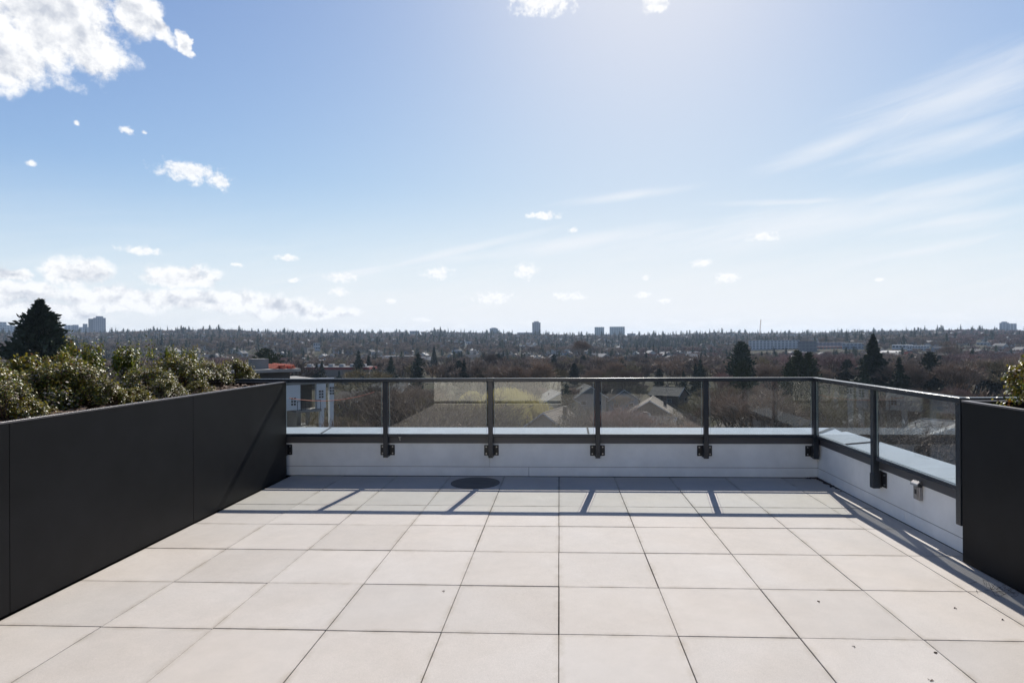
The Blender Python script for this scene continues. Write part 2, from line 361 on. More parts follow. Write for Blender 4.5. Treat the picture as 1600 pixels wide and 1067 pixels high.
# --- bird-lime mark on the flashing
mk = MB()
for a, b, r in (((-1.815, .452), (-1.795, .432), .007), ((-1.765, .455), (-1.795, .432), .004), ((-1.795, .432), (-1.793, .402), .003)):
    mk.tube((a[0], YB-.0155, a[1]), (b[0], YB-.0155, b[1]), r, r*.8, 5, 0, True)
tag(link('chalk_mark', mk.mesh('chalk_mark', material('chalk_white', (.8, .78, .7), .9))), 'small pale Y-shaped mark on the dark flashing of the back parapet', 'mark')

# --- guardrail : one welded thing
gr = thing('guardrail', 'charcoal metal guardrail with clear glass panes round the terrace edge', 'guardrail', (0, 3.6, 0))
def gp(name, me_, par=gr):
    o = link(name, me_, par)
    off = Vector((0, 0, 0)); q = par
    while q: off += q.location; q = q.parent
    o.location = -off; return o
YR, XRR = 3.595, 2.785                                          # rail centre lines
def bx(a, b, mt, bevel=.003, seg=2): return MB().box(a, b).mesh('part', mt, bevel, seg)
gp('top_rail', MB().box((-4.62, YR-.034, 1.066), (XRR+.034, YR+.034, 1.106)).mesh('top_rail', M_METAL, .007, 3, False))
gp('top_rail', bx((XRR-.034, 1.16, 1.0655), (XRR+.034, YR-.0345, 1.1062), M_METAL, .006, 3))
gp('top_rail', bx((XRR+.0345, 1.16, 1.066), (4.3, 1.228, 1.106), M_METAL, .006, 3))
gp('rail_sleeve', bx((-.757-.042, YR-.0365, 1.063), (-.757+.042, YR+.0365, 1.1085), M_METAL, .005, 2))
PX = [-3.12, -1.937, -.757, .430, 1.610]
xs = [-4.3] + PX + [XRR]
for x in PX + [-4.3]:
    gp('post', bx((x-.026, YR-.026, .224), (x+.026, YR+.026, 1.0655), M_METAL, .003))
gp('post', bx((XRR-.027, YR-.027, .222), (XRR+.027, YR+.027, 1.0652), M_METAL, .003))
gp('post', bx((XRR-.026, 2.352-.026, .215), (XRR+.026, 2.352+.026, 1.0652), M_METAL, .003))
gp('post', bx((XRR-.026, 1.168, .225), (XRR+.026, 1.22, 1.0652), M_METAL, .003))
gp('post', bx((4.2, 1.168, .225), (4.25, 1.22, 1.0655), M_METAL, .003))
for a, b in zip(xs[:-1], xs[1:]):
    gp('bottom_rail', bx((a+.0265, YR-.014, .452), (b-.0275, YR+.014, .486), M_METAL, .003, 1))
for a, b in ((1.2205, 2.3255), (2.3785, YR-.0275)):
    gp('bottom_rail', bx((XRR-.014, a, .452), (XRR+.014, b, .486), M_METAL, .003, 1))
gp('bottom_rail', bx((XRR+.0265, 1.18, .452), (4.199, 1.208, .486), M_METAL, .003, 1))
def pane(a, b):
    o = gp('glass_pane', MB().box(a, b).mesh('glass_pane', M_GLASS))
    # polished arrises at the two upright ends catch the light
    if b[0]-a[0] > b[1]-a[1]:
        for x0, x1 in ((a[0]-.0035, a[0]-.0005), (b[0]+.0005, b[0]+.0035)):
            e = gp('glass_edge', MB().box((x0, a[1]+.001, a[2]), (x1, b[1]-.001, b[2])).mesh('glass_edge', M_GEDGE), gr)
            e.parent = o; e.location = (0, 0, 0)
    else:
        for y0, y1 in ((a[1]-.0035, a[1]-.0005), (b[1]+.0005, b[1]+.0035)):
            e = link('glass_edge', MB().box((a[0]+.001, y0, a[2]), (b[0]-.001, y1, b[2])).mesh('glass_edge', M_GEDGE), o)
for a, b in zip(xs[:-1], xs[1:]):
    pane((a+.046, YR-.004, .487), (b-.046, YR+.004, 1.0645))
pane((XRR-.004, 1.24, .487), (XRR+.004, 2.306, 1.0645)); pane((XRR-.004, 2.398, .487), (XRR+.004, YR-.046, 1.0645))
pane((XRR+.046, 1.19, .487), (4.15, 1.198, 1.0645))
bolt_me = MB().tube((0, 0, 0), (0, -.007, 0), .0085, .0075, 10, 0, True).mesh('bolt', M_BOLT)
bolt_mx = MB().tube((0, 0, 0), (-.007, 0, 0), .0085, .0075, 10, 0, True).mesh('bolt', M_BOLT)
def bracket(x, sides=(-1, 1)):
    q = gp('mounting_bracket', bx((x-(.082 if -1 in sides else .03), YB-.011, .236), (x+(.082 if 1 in sides else .03), YB-.0035, .352), M_PLATE, .003, 1))
    o2 = gp('bracket_spacer', bx((x-.031, YR+.0265, .23), (x+.031, YB-.0115, .345), M_PLATE, .002, 1))
    for s in sides:
        for z in (.258, .332): link('bolt', bolt_me, q, (x+s*.058, YB-.0112, z))
for x in PX: bracket(x)
bracket(XRR, (-1,))
def bracket_x(y):
    q = gp('mounting_bracket', bx((XR-.011, y-.10, .222), (XR-.0035, y+.03, .355), M_PLATE, .003, 1))
    gp('bracket_spacer', bx((XRR+.0265, y-.033, .215), (XR-.0115, y+.033, .36), M_PLATE, .002, 1))
    for z in (.247, .330): link('bolt', bolt_mx, q, (XR-.0112, y-.075, z))
bracket_x(2.352); bracket_x(1.25)
boot = gp('post_boot', bx((XRR-.031, 2.352-.031, .205), (XRR+.031, 2.352+.031, .335), M_METAL, .004))

# --- outlet cover on the right parapet
oc = thing('outlet_cover', 'grey metal weatherproof outlet box on the white right parapet', 'outlet box', (XR-.002, 1.775, .25))
link('body', MB().box((-.030, -.040, .0), (0, .040, .125)).mesh('body', M_STEEL, .005, 2), oc)
link('hood', MB().prism([(-.052, .112), (-.048, .128), (-.022, .152), (0, .152), (0, .112)], 'y', -.046, .046).mesh('hood', M_STEEL, .003, 2), oc)
link('faceplate', MB().box((-.034, -.028, .022), (-.0305, .028, .100)).mesh('faceplate', M_STEEL, .0015, 1), oc)
link('keyhole', MB().box((-.0365, -.012, .045), (-.0345, .012, .082)).mesh('keyhole', M_DARK, .0008, 1), oc)
link('hinge_knob', MB().tube((-.028, -.046, .118), (-.028, -.060, .118), .014, .012, 12, 0, True).mesh('hinge_knob', M_DARK), oc)

# --- dark round mat on the back row of pavers
ds = MB(); n = 48
cx_, cy_, rx_, ry_ = -.895, 3.335, .262, .262
top = [(cx_+rx_*math.cos(2*math.pi*k/n), cy_+ry_*math.sin(2*math.pi*k/n)) for k in range(n)]
ds.poly([(x, y, .0055) for x, y in top])
for k in range(n):
    a, b = top[k], top[(k+1) % n]; ds.poly([(a[0], a[1], .0018), (b[0], b[1], .0018), (b[0], b[1], .0055), (a[0], a[1], .0055)])
tag(link('round_mat', ds.mesh('round_mat', M_STAIN)), 'flat round dark pad on the pavers against the back parapet', 'pad')

# --- planters
def planter(name, label, x0, x1, y0, y1, ztop, seams, side, face_y=None):
    t_ = thing(name, label, 'planter', ((x0+x1)/2, (y0+y1)/2, 0)); off = t_.location.copy()
    def add(nm, a, b, mt, bv=0.0): return boxo(nm, tuple(Vector(a)-off), tuple(Vector(b)-off), mt, t_, bv)
    xi = x1 if side > 0 else x0; th = .022
    ys = [y0] + seams + [y1]
    for a, b in zip(ys[:-1], ys[1:]):
        add('side_panel', (xi-(th if side > 0 else 0), a+.0018, .006), (xi+(0 if side > 0 else th), b-.0018, ztop-.012), M_PLANTER, .0012)
    add('end_panel', (x0+.002 if side < 0 else x0, y1-th-.0225, .006) if False else ((x0 if side > 0 else x0+th+.001), y1-th, .006), ((x1-th-.001 if side > 0 else x1), y1, ztop-.012), M_PLANTER, .0012)
    add('outer_panel', ((x0 if side > 0 else x1-th), y0, -.03), ((x0+th if side > 0 else x1), y1-th-.001, ztop-.012), M_PLANTER)
    if side > 0: add('rim', (x1-.030, y0, ztop-.0115), (x1+.001, y1+.001, ztop), M_RIM, .0012)
    else: add('rim', (x0-.001, y0, ztop-.0115), (x0+.030, y1+.001, ztop), M_RIM, .0012)
    add('end_rim', ((x0 if side > 0 else x0+.0305), y1-.030, ztop-.0113), ((x1-.0305 if side > 0 else x1), y1+.001, ztop-.0004), M_RIM, .0012)
    add('liner', (x0+th+.001, y0, .02), (x1-th-.001, y1-th-.002, ztop-.14), M_DARK)
    return t_
pl = planter('planter', 'long black metal planter with shrubs along the left side of the terrace', -5.0, XL, -7.3, 3.565, 1.078, [-5.0, -3.29, -1.583, .123, 1.826], 1)
prr = planter('planter', 'black metal planter box at the right edge of the terrace', XP, 4.1, -7.3, YP, 1.094, [-4.0, -2.3, -.6], -1)
def soil(par, x0, x1, y0, y1, z):
    v = []; f = []; nx = max(4, int((x1-x0)/.06)); ny = int((y1-y0)/.06)
    X, Y = np.meshgrid(np.linspace(x0, x1, nx), np.linspace(y0, y1, ny), indexing='ij')
    Z = z + rng.random(X.shape)*.035 + .02*np.sin(X*7)*np.sin(Y*3.1)
    me_ = bpy.data.meshes.new('mulch'); idx = np.arange(nx*ny).reshape(nx, ny)
    F_ = np.stack([idx[:-1,:-1], idx[1:,:-1], idx[1:,1:], idx[:-1,1:]], -1).reshape(-1, 4)
    me_.from_pydata(np.stack([X, Y, Z], -1).reshape(-1, 3).tolist(), [], F_.tolist()); me_.materials.append(M_SOIL)
    o = link('mulch', me_, par); o.location = -par.location; tag(o, kind='stuff'); return o
soil(pl, -4.97, XL-.025, -1.0, 3.53, 1.0); soil(prr, XP+.025, 4.07, -2, YP-.026, .99)
ch = MB()
for i in range(1500):
    x = -3.10-abs(rng.normal(0, .35)); y = rng.uniform(-.6, 3.5); z = 1.045+rng.uniform(0, .015); a = rng.uniform(0, 6.28); l_ = rng.uniform(.01, .03); w_ = rng.uniform(.004, .01)
    u = Vector((math.cos(a), math.sin(a), rng.uniform(-.3, .3)))*l_; s_ = Vector((-math.sin(a), math.cos(a), rng.uniform(-.4, .4)))*w_; c0 = Vector((x, y, z))
    ch.poly([c0-u-s_, c0+u-s_, c0+u+s_, c0-u+s_])
o = link('bark_chips', ch.mesh('bark_chips', M_CHIP), pl); o.location = -pl.location; tag(o, kind='stuff')

# ------------------------------------------------------------------ leaves and shrubs
def leaf_mesh(name, pts, nrm, L_, W_, mats, mi):
    """folded two-quad leaves; pts (n,3), axis dirs, materials per leaf"""
    n = len(pts); ax = rng.normal(0, 1, (n, 3)); ax -= (ax*nrm).sum(1, keepdims=True)*nrm*.75; ax /= np.linalg.norm(ax, axis=1, keepdims=True)
    nn = nrm + rng.normal(0, .45, (n, 3)); sd_ = np.cross(ax, nn); sd_ /= np.linalg.norm(sd_, axis=1, keepdims=True)+1e-9; up = np.cross(sd_, ax)
    Ls = L_*rng.uniform(.65, 1.2, (n, 1)); Ws = W_*rng.uniform(.7, 1.2, (n, 1))
    base_ = pts; tip = pts+ax*Ls; ml = pts+ax*Ls*.5+sd_*Ws-up*-.15*Ws; mr_ = pts+ax*Ls*.5-sd_*Ws+up*.15*Ws
    v = np.stack([base_, mr_, tip, ml], 1).reshape(-1, 3); i = np.arange(n)*4
    f = np.concatenate([np.stack([i, i+1, i+2], 1), np.stack([i, i+2, i+3], 1)])
    me_ = bpy.data.meshes.new(name); me_.from_pydata(v.tolist(), [], f.tolist())
    for k in mats: me_.materials.append(k)
    me_.polygons.foreach_set('material_index', np.concatenate([mi, mi]).astype(np.int32)); me_.update(); return me_
M_L1 = material('shrub_leaf_dark', (0.042, 0.060, 0.011), 0.42, alt=(0.085, 0.085, 0.020), vscale=6, obj_var=.15, trans=.22, spec=.7)
M_L2 = material('shrub_leaf_yellow', (0.20, 0.20, 0.016), 0.42, alt=(0.24, 0.17, 0.03), vscale=7, trans=.4, spec=.6)
M_L3 = material('shrub_leaf_bronze', (0.12, 0.055, 0.018), 0.36, trans=.35)
M_L4 = material('shrub_leaf_green', (0.075, 0.115, 0.010), 0.4, alt=(0.15, 0.17, 0.014), vscale=8, obj_var=.1, trans=.42)
M_L5 = material('shrub_blossom_and_gloss', (0.50, 0.42, 0.39), 0.6, alt=(0.34, 0.26, 0.2), vscale=12, trans=.3)  # pale leaflets: small flower clusters, plus leaf gloss painted in as colour
M_STEM = material('shrub_stem', (0.07, 0.045, 0.03), 0.85)
def shrub_meshes(kind, n, L_, W_, pdist):
    """unit shrub: radius 1, height 1 (z 0..1); lumpy dome made of sprigs"""
    stems = MB(); cl = []; nr = []
    k = 46 if kind == 'mound' else 34
    for i in range(k):
        a = rng.uniform(0, 6.283); t_ = rng.uniform(0.05, 1)**.6
        if kind == 'mound':
            el_ = rng.uniform(.06, 1.45); rr = rng.uniform(.74, 1.02); tip = np.array([math.cos(a)*math.cos(el_)*rr, math.sin(a)*math.cos(el_)*rr, .04+.96*math.sin(el_)*rr])
            sz = rng.uniform(.16, .27)
        else:
            r_ = rng.uniform(0, .8); hh = rng.uniform(.25, 1.0); tip = np.array([math.cos(a)*r_*(.5+.5*hh), math.sin(a)*r_*(.5+.5*hh), hh]); sz = rng.uniform(.12, .24)
        stems.tube((0, 0, -.03), tuple(tip*.55), .02, .012, 4); stems.tube(tuple(tip*.55), tuple(tip*.98), .012, .005, 3)
        m_ = int(n/k); q = rng.normal(0, 1, (m_, 3)); q /= np.linalg.norm(q, axis=1, keepdims=True); rad = sz*rng.uniform(.25, 1.05, (m_, 1))
        p_ = tip+q*rad*(np.array([1, 1, 1.1]) if kind == 'mound' else np.array([.8, .8, 1.7])); cl.append(p_)
        nrm_ = q*.55 + tip/np.linalg.norm(tip)*.35+np.array([0, 0, .75]); nr.append(nrm_)
    cl = np.concatenate(cl); nr = np.concatenate(nr); ok = cl[:, 2] > -.02; cl, nr = cl[ok], nr[ok]; nr /= np.linalg.norm(nr, axis=1, keepdims=True)
    mi = rng.choice(len(pdist), len(cl), p=pdist)
    edge = (np.linalg.norm(cl, axis=1) > .93) & (rng.random(len(cl)) < .35); mi[edge] = 1
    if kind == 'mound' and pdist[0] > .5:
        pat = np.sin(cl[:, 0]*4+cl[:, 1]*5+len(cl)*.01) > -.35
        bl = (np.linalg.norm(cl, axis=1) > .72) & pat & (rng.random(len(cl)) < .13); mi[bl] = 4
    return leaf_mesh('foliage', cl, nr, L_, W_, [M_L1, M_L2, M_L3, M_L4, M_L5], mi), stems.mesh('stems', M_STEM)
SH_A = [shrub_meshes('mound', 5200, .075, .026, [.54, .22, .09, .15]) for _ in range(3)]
SH_B = [shrub_meshes('mound', 3200, .10, .036, [.25, .40, .20, .15]) for _ in range(2)]
SH_C = [shrub_meshes('upright', 2600, .10, .03, [.25, .12, .03, .60]) for _ in range(3)]
def shrub(px, ytop, X, rad, kind, i, label, zs=1.03):
    q = on_x(px, ytop, X); D = (q-CAM).dot(FWD)
    h_ = max(.12, (q.z-zs)*(.95 if kind != 'c' else .90))
    fo, st = {'a': SH_A, 'b': SH_B, 'c': SH_C}[kind][i % (2 if kind == 'b' else 3)]
    t_ = thing('shrub', label, 'shrub', (X, q.y, zs), rng.uniform(0, 6.28), 'evergreen shrubs in the left planter'); t_.scale = (rad, rad, h_)
    link('foliage', fo, t_); link('stems', st, t_); return t_
for i, a in enumerate([
    (8, 600, -3.36, .20, 'a', 'speckled glossy shrub cut by the left edge of the photo'),
    (40, 622, -3.30, .15, 'b', 'lowest yellow-green shrub by the planter rim at far left'),
    (70, 575, -3.72, .30, 'a', 'dark glossy mound shrub in front of the big spruce'),
    (112, 566, -3.62, .30, 'a', 'white-speckled glossy mound shrub right of the spruce base'),
    (45, 557, -4.15, .26, 'b', 'yellow-tipped shrub rising before the big spruce'),
    (92, 553, -4.3, .22, 'b', 'bronze-tipped shrub just right of the spruce trunk'),
    (135, 537, -4.6, .25, 'c', 'upright bright green shrub left of the tower block'),
    (150, 592, -3.42, .21, 'a', 'glossy mound shrub spilling near the rim in mid planter'),
    (178, 607, -3.34, .13, 'b', 'small golden shrub at the rim beside a mulch gap'),
    (200, 542, -4.55, .25, 'c', 'upright deep green shrub right of the tower block'),
    (208, 612, -3.34, .15, 'b', 'low bronze and yellow shrub in front of the upright green one'),
    (232, 577, -3.62, .27, 'a', 'white-speckled low mound shrub in the middle of the planter'),
    (262, 545, -4.7, .20, 'c', 'small upright green shrub left of a speckled dome'),
    (300, 548, -4.65, .22, 'c', 'upright green shrub rising behind the speckled dome'),
    (276, 558, -3.95, .33, 'a', 'large dark speckled dome shrub in the right half of the planter'),
    (258, 594, -3.38, .17, 'a', 'small glossy shrub hugging the rim right of centre'),
    (312, 598, -3.36, .13, 'b', 'low yellow-green tuft shrub at the rim near the panel seam'),
    (322, 566, -3.85, .27, 'a', 'dark glossy shrub second from the far end of the planter'),
    (366, 563, -3.78, .25, 'a', 'last glossy shrub at the far end by the guardrail'),
    (383, 572, -3.66, .15, 'b', 'yellow-leaved shrub poking past the planter far end'),
    (-40, 560, -3.8, .30, 'a', 'glossy mound shrub mostly outside the left edge'),
    (-8, 585, -4.2, .26, 'b', 'yellow shrub at the very left edge behind others')]):
    shrub(*a[:5], i, a[5])
q = P(1612, 600, 4.2)
t_ = thing('shrub', 'yellow-green glossy shrub in the right planter at the photo edge', 'shrub', (3.03, .84, 1.0), 1.0); t_.scale = (.24, .22, .37)
link('foliage', SH_B[0][0], t_); link('stems', SH_B[0][1], t_)
# dry twigs and crumbs on the pavers
def twig(pts, r, name, label, cat, mt=M_STEM):
    m_ = MB()
    for a, b in zip(pts[:-1], pts[1:]): m_.tube(a, b, r, r*.8, 4, 0, True)
    return tag(link(name, m_.mesh(name, mt)), label, cat)
M_TWIG = material('dry_twig', (0.05, 0.035, 0.03), 0.9)
q = CAM + ray(1560, 922)*(CAM.z/-ray(1560, 922).z)
m_ = MB()
for i in range(26):
    p_ = Vector((q.x+rng.normal(0, .05), q.y+rng.normal(0, .05), .004)); d_ = Vector((rng.normal(0, 1), rng.normal(0, 1), abs(rng.normal(0, .5)))).normalized()
    for k in range(3):
        e_ = p_+d_*rng.uniform(.012, .03); e_.z = max(.003, e_.z); m_.tube(p_, e_, .0012, .0008, 3); p_ = e_; d_ = (d_+Vector(rng.normal(0, .5, 3))).normalized()
tag(link('dry_weed', m_.mesh('dry_weed', M_TWIG)), 'tangle of dry weed on the pavers beside the right planter', 'weed', kind='stuff')
for px, py, s, lb in ((1279, 940, 1, 'tiny tan leaf scrap on the paver left of the next crumb'), (1492, 950, 1, 'tiny golden leaf scrap on a paver near the right planter'), (1462, 1020, 1.3, 'small brown seed husk right of the deep joint'),
                      (1455, 1063, 1, 'brown crumb at the bottom right edge of the floor'), (693, 924, .8, 'tiny dark speck on a middle paver'), (1334, 1010, .8, 'pale leaf flake on a near right paver'), (1566, 968, .8, 'dark crumb on a far right near paver')):
    q = CAM + ray(px, py)*(CAM.z/-ray(px, py).z); m_ = MB()
    for k in range(5):
        a = rng.uniform(0, 6.28); c0 = Vector((q.x+rng.normal(0, .004), q.y+rng.normal(0, .004), .003)); u = Vector((math.cos(a), math.sin(a), .3))*.006*s; v_ = Vector((-math.sin(a), math.cos(a), .2))*.003*s
        m_.poly([c0-u, c0-v_, c0+u, c0+v_+Vector((0, 0, .003))])
    tag(link('leaf_scrap', m_.mesh('leaf_scrap', M_CHIP if s >= 1 else M_TWIG)), lb, 'leaf litter')
# moss and dirt gathered in the corner of the floor
m_ = MB()
for i in range(260):
    x = XR-.02-abs(rng.normal(0, .05)); y = YB-.012-abs(rng.normal(0, .02))
    if rng.random() < .5: x, y = XR-.012-abs(rng.normal(0, .015)), YB-.02-abs(rng.normal(0, .22))
    r_ = rng.uniform(.003, .009); m_.box((x-r_, y-r_, .0015), (x+r_, y+r_, .002+r_*.9))
tag(link('corner_dirt', m_.mesh('corner_dirt', M_TWIG)), 'dark dirt gathered in the corner of the two parapets', 'dirt', kind='stuff')

# --- the building behind the viewer (seen in the glass) and below
hs_ = thing('stair_house', 'white rendered stair house behind the terrace, mirrored in the glass', 'building', (-1.6, -5.6, 0))
def hp(name, a, b, mt, bv=0.0): return boxo(name, tuple(Vector(a)-hs_.location), tuple(Vector(b)-hs_.location), mt, hs_, bv)
hp('wall', (-3.04, -6.9, .003), (.05, -4.32, 3.1), M_STUCCO); hp('sill', (-3.03, -4.318, .04), (.04, -4.30, .09), M_FASCIA)
hp('roof_cap', (-3.04, -6.95, 3.101), (.1, -4.25, 3.2), M_FASCIA)
bh = thing('penthouse_wall', 'charcoal clad penthouse wall with dark glazing behind the terrace', 'wall', (1.4, -7.2, 0))
boxo('wall', (-6.4, -.3, .003), (2.6, -.12, 3.0), M_CHARWALL, bh)
for x in (-1.25, .0):
    f_ = boxo('door', (x, -.118, .02), (x+1.2, -.08, 2.2), M_METAL, bh); boxo('pane', (x+.08, -.079, .10), (x+1.12, -.070, 2.12), M_WIN, f_)
ab = thing('apartment_building', 'building body below the terrace edge', 'building', (0, 0, -20))
boxo('wall', (-5.2, -9.0, 0), (XR+.26, YB+.26, 19.69), M_STUCCO, ab)
boxo('upper_wall', (XR+.265, -9.0, 0), (4.6, 1.3, 19.69), M_STUCCO, ab)
#@@LAND
# ================================================================== THE LAND BEYOND
GZ = -20.0
_rp = [-600, 0, 60, 150, 250, 330, 400, 480, 560, 640, 700, 780, 850, 900, 980, 1050, 1120, 1200, 1300, 1400, 1500, 1600, 2200]
_rdy = 2.5
_ry = [526, 526, 526, 524, 521, 521, 522, 522, 523, 520, 521, 523, 524, 525, 526, 525, 522, 523, 522, 521, 521, 523, 526]
RD = 2300.0
_rz = [P(a, b+_rdy, RD).z for a, b in zip(_rp, _ry)]
_raz = [math.atan2(P(a, 533, RD).x, P(a, 533, RD).y-CAM.y) for a in _rp]
def land(x, y):
    x = np.asarray(x, float); y = np.asarray(y, float)
    r = np.hypot(x, y); a = np.arctan2(x, y-CAM.y)
    zr = np.interp(a, _raz, _rz)
    t = np.clip((r-560)/(RD-560), 0, 1); s = t*t*(3-2*t)
    s = .55*s + .45*t
    bump = 5.5*np.sin(x*.006+1)*np.sin(y*.0047) + 2.0*np.sin(x*.014+y*.009)
    z = GZ + (zr-GZ)*s + bump*np.clip((r-600)/500, 0, 1)*(1-np.clip((t-.85)/.15, 0, 1))
    z = z - np.clip(r-RD, 0, None)*.012
    return np.maximum(z, GZ-8)
def ground_D(px, py):
    for D_ in np.arange(420., 2300., 8.):
        q_ = P(px, py, float(D_))
        if q_.z <= float(land(q_.x, q_.y)): return float(D_)
    return 2280.
M_GROUND = material('winter_ground', (0.030, 0.032, 0.016), 1.0, alt=(0.050, 0.040, 0.028), vscale=.05, spec=.05)
M_ASPH = material('pale_asphalt', (0.05, 0.05, 0.05), 1.0, var=.15, vscale=.5, spec=.05)
M_CONC = material('pavement_concrete', (0.20, 0.19, 0.175), 1.0, var=.12, vscale=.8)
nr_, na_ = 90, 220
rr = np.concatenate([[0], np.geomspace(12, 6500, nr_-1)]); aa = np.linspace(0, 2*math.pi, na_, endpoint=False)
Rg, Ag = np.meshgrid(rr, aa, indexing='ij'); X = Rg*np.sin(Ag); Y = Rg*np.cos(Ag)+CAM.y; Z = land(X, Y)
idx = np.arange(nr_*na_).reshape(nr_, na_); nx = np.roll(idx, -1, 1)
F_ = np.stack([idx[:-1], idx[1:], nx[1:], nx[:-1]], -1).reshape(-1, 4)
me = bpy.data.meshes.new('ground'); me.from_pydata(np.stack([X, Y, Z], -1).reshape(-1, 3).tolist(), [], F_.tolist()); me.materials.append(M_GROUND)
bm = bmesh.new(); bm.from_mesh(me); bmesh.ops.remove_doubles(bm, verts=bm.verts, dist=.001); bmesh.ops.recalc_face_normals(bm, faces=bm.faces); bm.to_mesh(me); bm.free()
if me.polygons[5].normal.z < 0: me.flip_normals()
me.polygons.foreach_set('use_smooth', [True]*len(me.polygons)); tag(link('ground', me), kind='structure')
def strip(name, pts, w_, mt, z=.004, kind='structure', th=0.0):
    m_ = MB(); pr_ = None; L2 = []
    for i, p in enumerate(pts):
        a = Vector(pts[max(0, i-1)]); b = Vector(pts[min(len(pts)-1, i+1)]); d = (b-a).normalized(); s_ = Vector((-d.y, d.x))*w_/2
        L2.append(((p[0]+s_.x, p[1]+s_.y), (p[0]-s_.x, p[1]-s_.y)))
    for a, b in zip(L2[:-1], L2[1:]):
        q4 = [a[1], b[1], b[0], a[0]]; m_.poly([(x, y, float(land(x, y))+z) for x, y in q4])
        if th: 
            for u, v in ((a[1], b[1]), (b[0], a[0])): m_.poly([(u[0], u[1], GZ-.1), (v[0], v[1], GZ-.1), (v[0], v[1], float(land(*v))+z), (u[0], u[1], float(land(*u))+z)])
    return tag(link(name, m_.mesh(name, mt)), kind=kind)
def G_(px, D): q = P(px, 535, D); return (q.x, q.y)
def line(a, b, n=14): return [(a[0]+(b[0]-a[0])*i/n, a[1]+(b[1]-a[1])*i/n) for i in range(n+1)]
strip('street', line(G_(560, 118), G_(705, 185), 12), 8, M_ASPH); strip('sidewalk', line(G_(600, 112), G_(730, 177), 12), 2.2, M_CONC, .13, th=1)
strip('street', line(G_(200, 190), G_(1700, 215), 30), 8, M_ASPH); strip('street', line(G_(1240, 95), G_(1330, 330), 16), 7, M_ASPH)
strip('street', line(G_(-100, 330), G_(1800, 330), 40), 8, M_ASPH); strip('street', line(G_(-100, 520), G_(1800, 520), 40), 8, M_ASPH)

# ---- bare trees
M_BARK = material('grey_brown_bark', (0.075, 0.062, 0.050), 0.9, var=.25, vscale=1.5, obj_var=.15)
TW = {'brown': material('brown_twigs', (0.235, 0.172, 0.122), 0.9, obj_var=.5), 'red': material('reddish_bud_twigs', (0.225, 0.140, 0.112), 0.9, obj_var=.35),
      'olive': material('olive_twigs', (0.200, 0.160, 0.085), 0.9, obj_var=.4)}
M_WILLOW = material('willow_yellow_twigs', (0.40, 0.34, 0.13), 0.85, obj_var=.1, trans=.25)
def bare(seed, depth, nsl, sl, sw, n0=5, spread=1.0, upw=.35, r0=.022):
    """unit-height tree; returns trunk MB, limb MB, sliver array"""
    g = random.Random(seed); tk = MB(); lm = MB(); ends = []
    def grow(p, d, L_, r, lv):
        q = p; k = 2 if lv < 3 else 1
        for i in range(k):
            nd_ = (d+Vector((g.gauss(0, .12), g.gauss(0, .12), g.gauss(0, .06)))).normalized(); e = q+nd_*L_/k
            (tk if lv == 0 else lm).tube(q, e, r*(1-.22*i), r*(1-.22*(i+1)), n0 if lv < 2 else (4 if lv < 3 else 3)); q = e; d = nd_
        r *= .62
        if lv >= depth-2: ends.append((q, d, L_, lv))
        if lv >= depth: return
        c_ = g.choice((2, 3, 3)) if lv else g.choice((3, 4))
        a0_ = g.uniform(0, 6.28)
        for j in range(c_):
            ax = Vector((math.cos(a0_+6.28*j/c_), math.sin(a0_+6.28*j/c_), 0)); sp_ = g.uniform(.42, .85)*spread
            nd_ = (d+ax*sp_+Vector((0, 0, upw*(1-lv/depth)))).normalized(); grow(q, nd_, L_*g.uniform(.68, .86), r*g.uniform(.8, 1), lv+1)
    grow(Vector((0, 0, -.02)), Vector((0, 0, 1)), .24, r0, 0)
    S = []
    for i in range(nsl):
        q, d, L_, lv = ends[g.randrange(len(ends))]; st_ = q-d*g.uniform(0, L_*.9)
        dd = (d+Vector((g.gauss(0, .55), g.gauss(0, .55), g.gauss(0, .4)+.12))).normalized()
        S.append((st_, dd, sl*g.uniform(.5, 1.3), sw*g.uniform(.6, 1.3)))
    return tk, lm, S
def slivers(m_, S, mi, g):
    for st_, dd, l_, w_ in S:
        s_ = dd.cross(Vector((g.gauss(0, 1), g.gauss(0, 1), g.gauss(0, 1)))).normalized()*w_*.5; mid = st_+dd*l_*.5+Vector((g.gauss(0, 1), g.gauss(0, 1), 0))*l_*.06
        i = len(m_.v); m_.v += [tuple(st_-s_), tuple(st_+s_), tuple(mid+s_*.7), tuple(mid-s_*.7), tuple(st_+dd*l_)]
        m_.f += [(i, i+1, i+2, i+3), (i+3, i+2, i+4)]; m_.m += [mi, mi]
def raw_mesh(m_, name, mats):
    me_ = bpy.data.meshes.new(name); me_.from_pydata(m_.v, [], m_.f)
    for k in mats: me_.materials.append(k)
    me_.polygons.foreach_set('material_index', m_.m); me_.update(); return me_
def norm_h(ms):
    top_ = max(v[2] for m_ in ms for v in m_.v)
    for m_ in ms: m_.v = [(v[0]/top_, v[1]/top_, v[2]/top_) for v in m_.v]
def bare_template(seed, depth, nsl, sl, sw, twigs, spread=1.0, upw=.35, joined=False, r0=.022):
    g = random.Random(seed*3); tk, lm, S = bare(seed, depth, nsl, sl, sw, 6 if not joined else 3, spread, upw, r0)
    lm.m = [0]*len(lm.f); slivers(lm, S, 1, g); norm_h([tk, lm])
    if joined:
        i = len(lm.v); lm.v += tk.v; lm.f += [tuple(i+k for k in f) for f in tk.f]; lm.m += [0]*len(tk.f); return raw_mesh(lm, 'bare_tree', [M_BARK, twigs])
    return raw_mesh(tk, 'trunk', [M_BARK]), raw_mesh(lm, 'crown', [M_BARK, twigs])
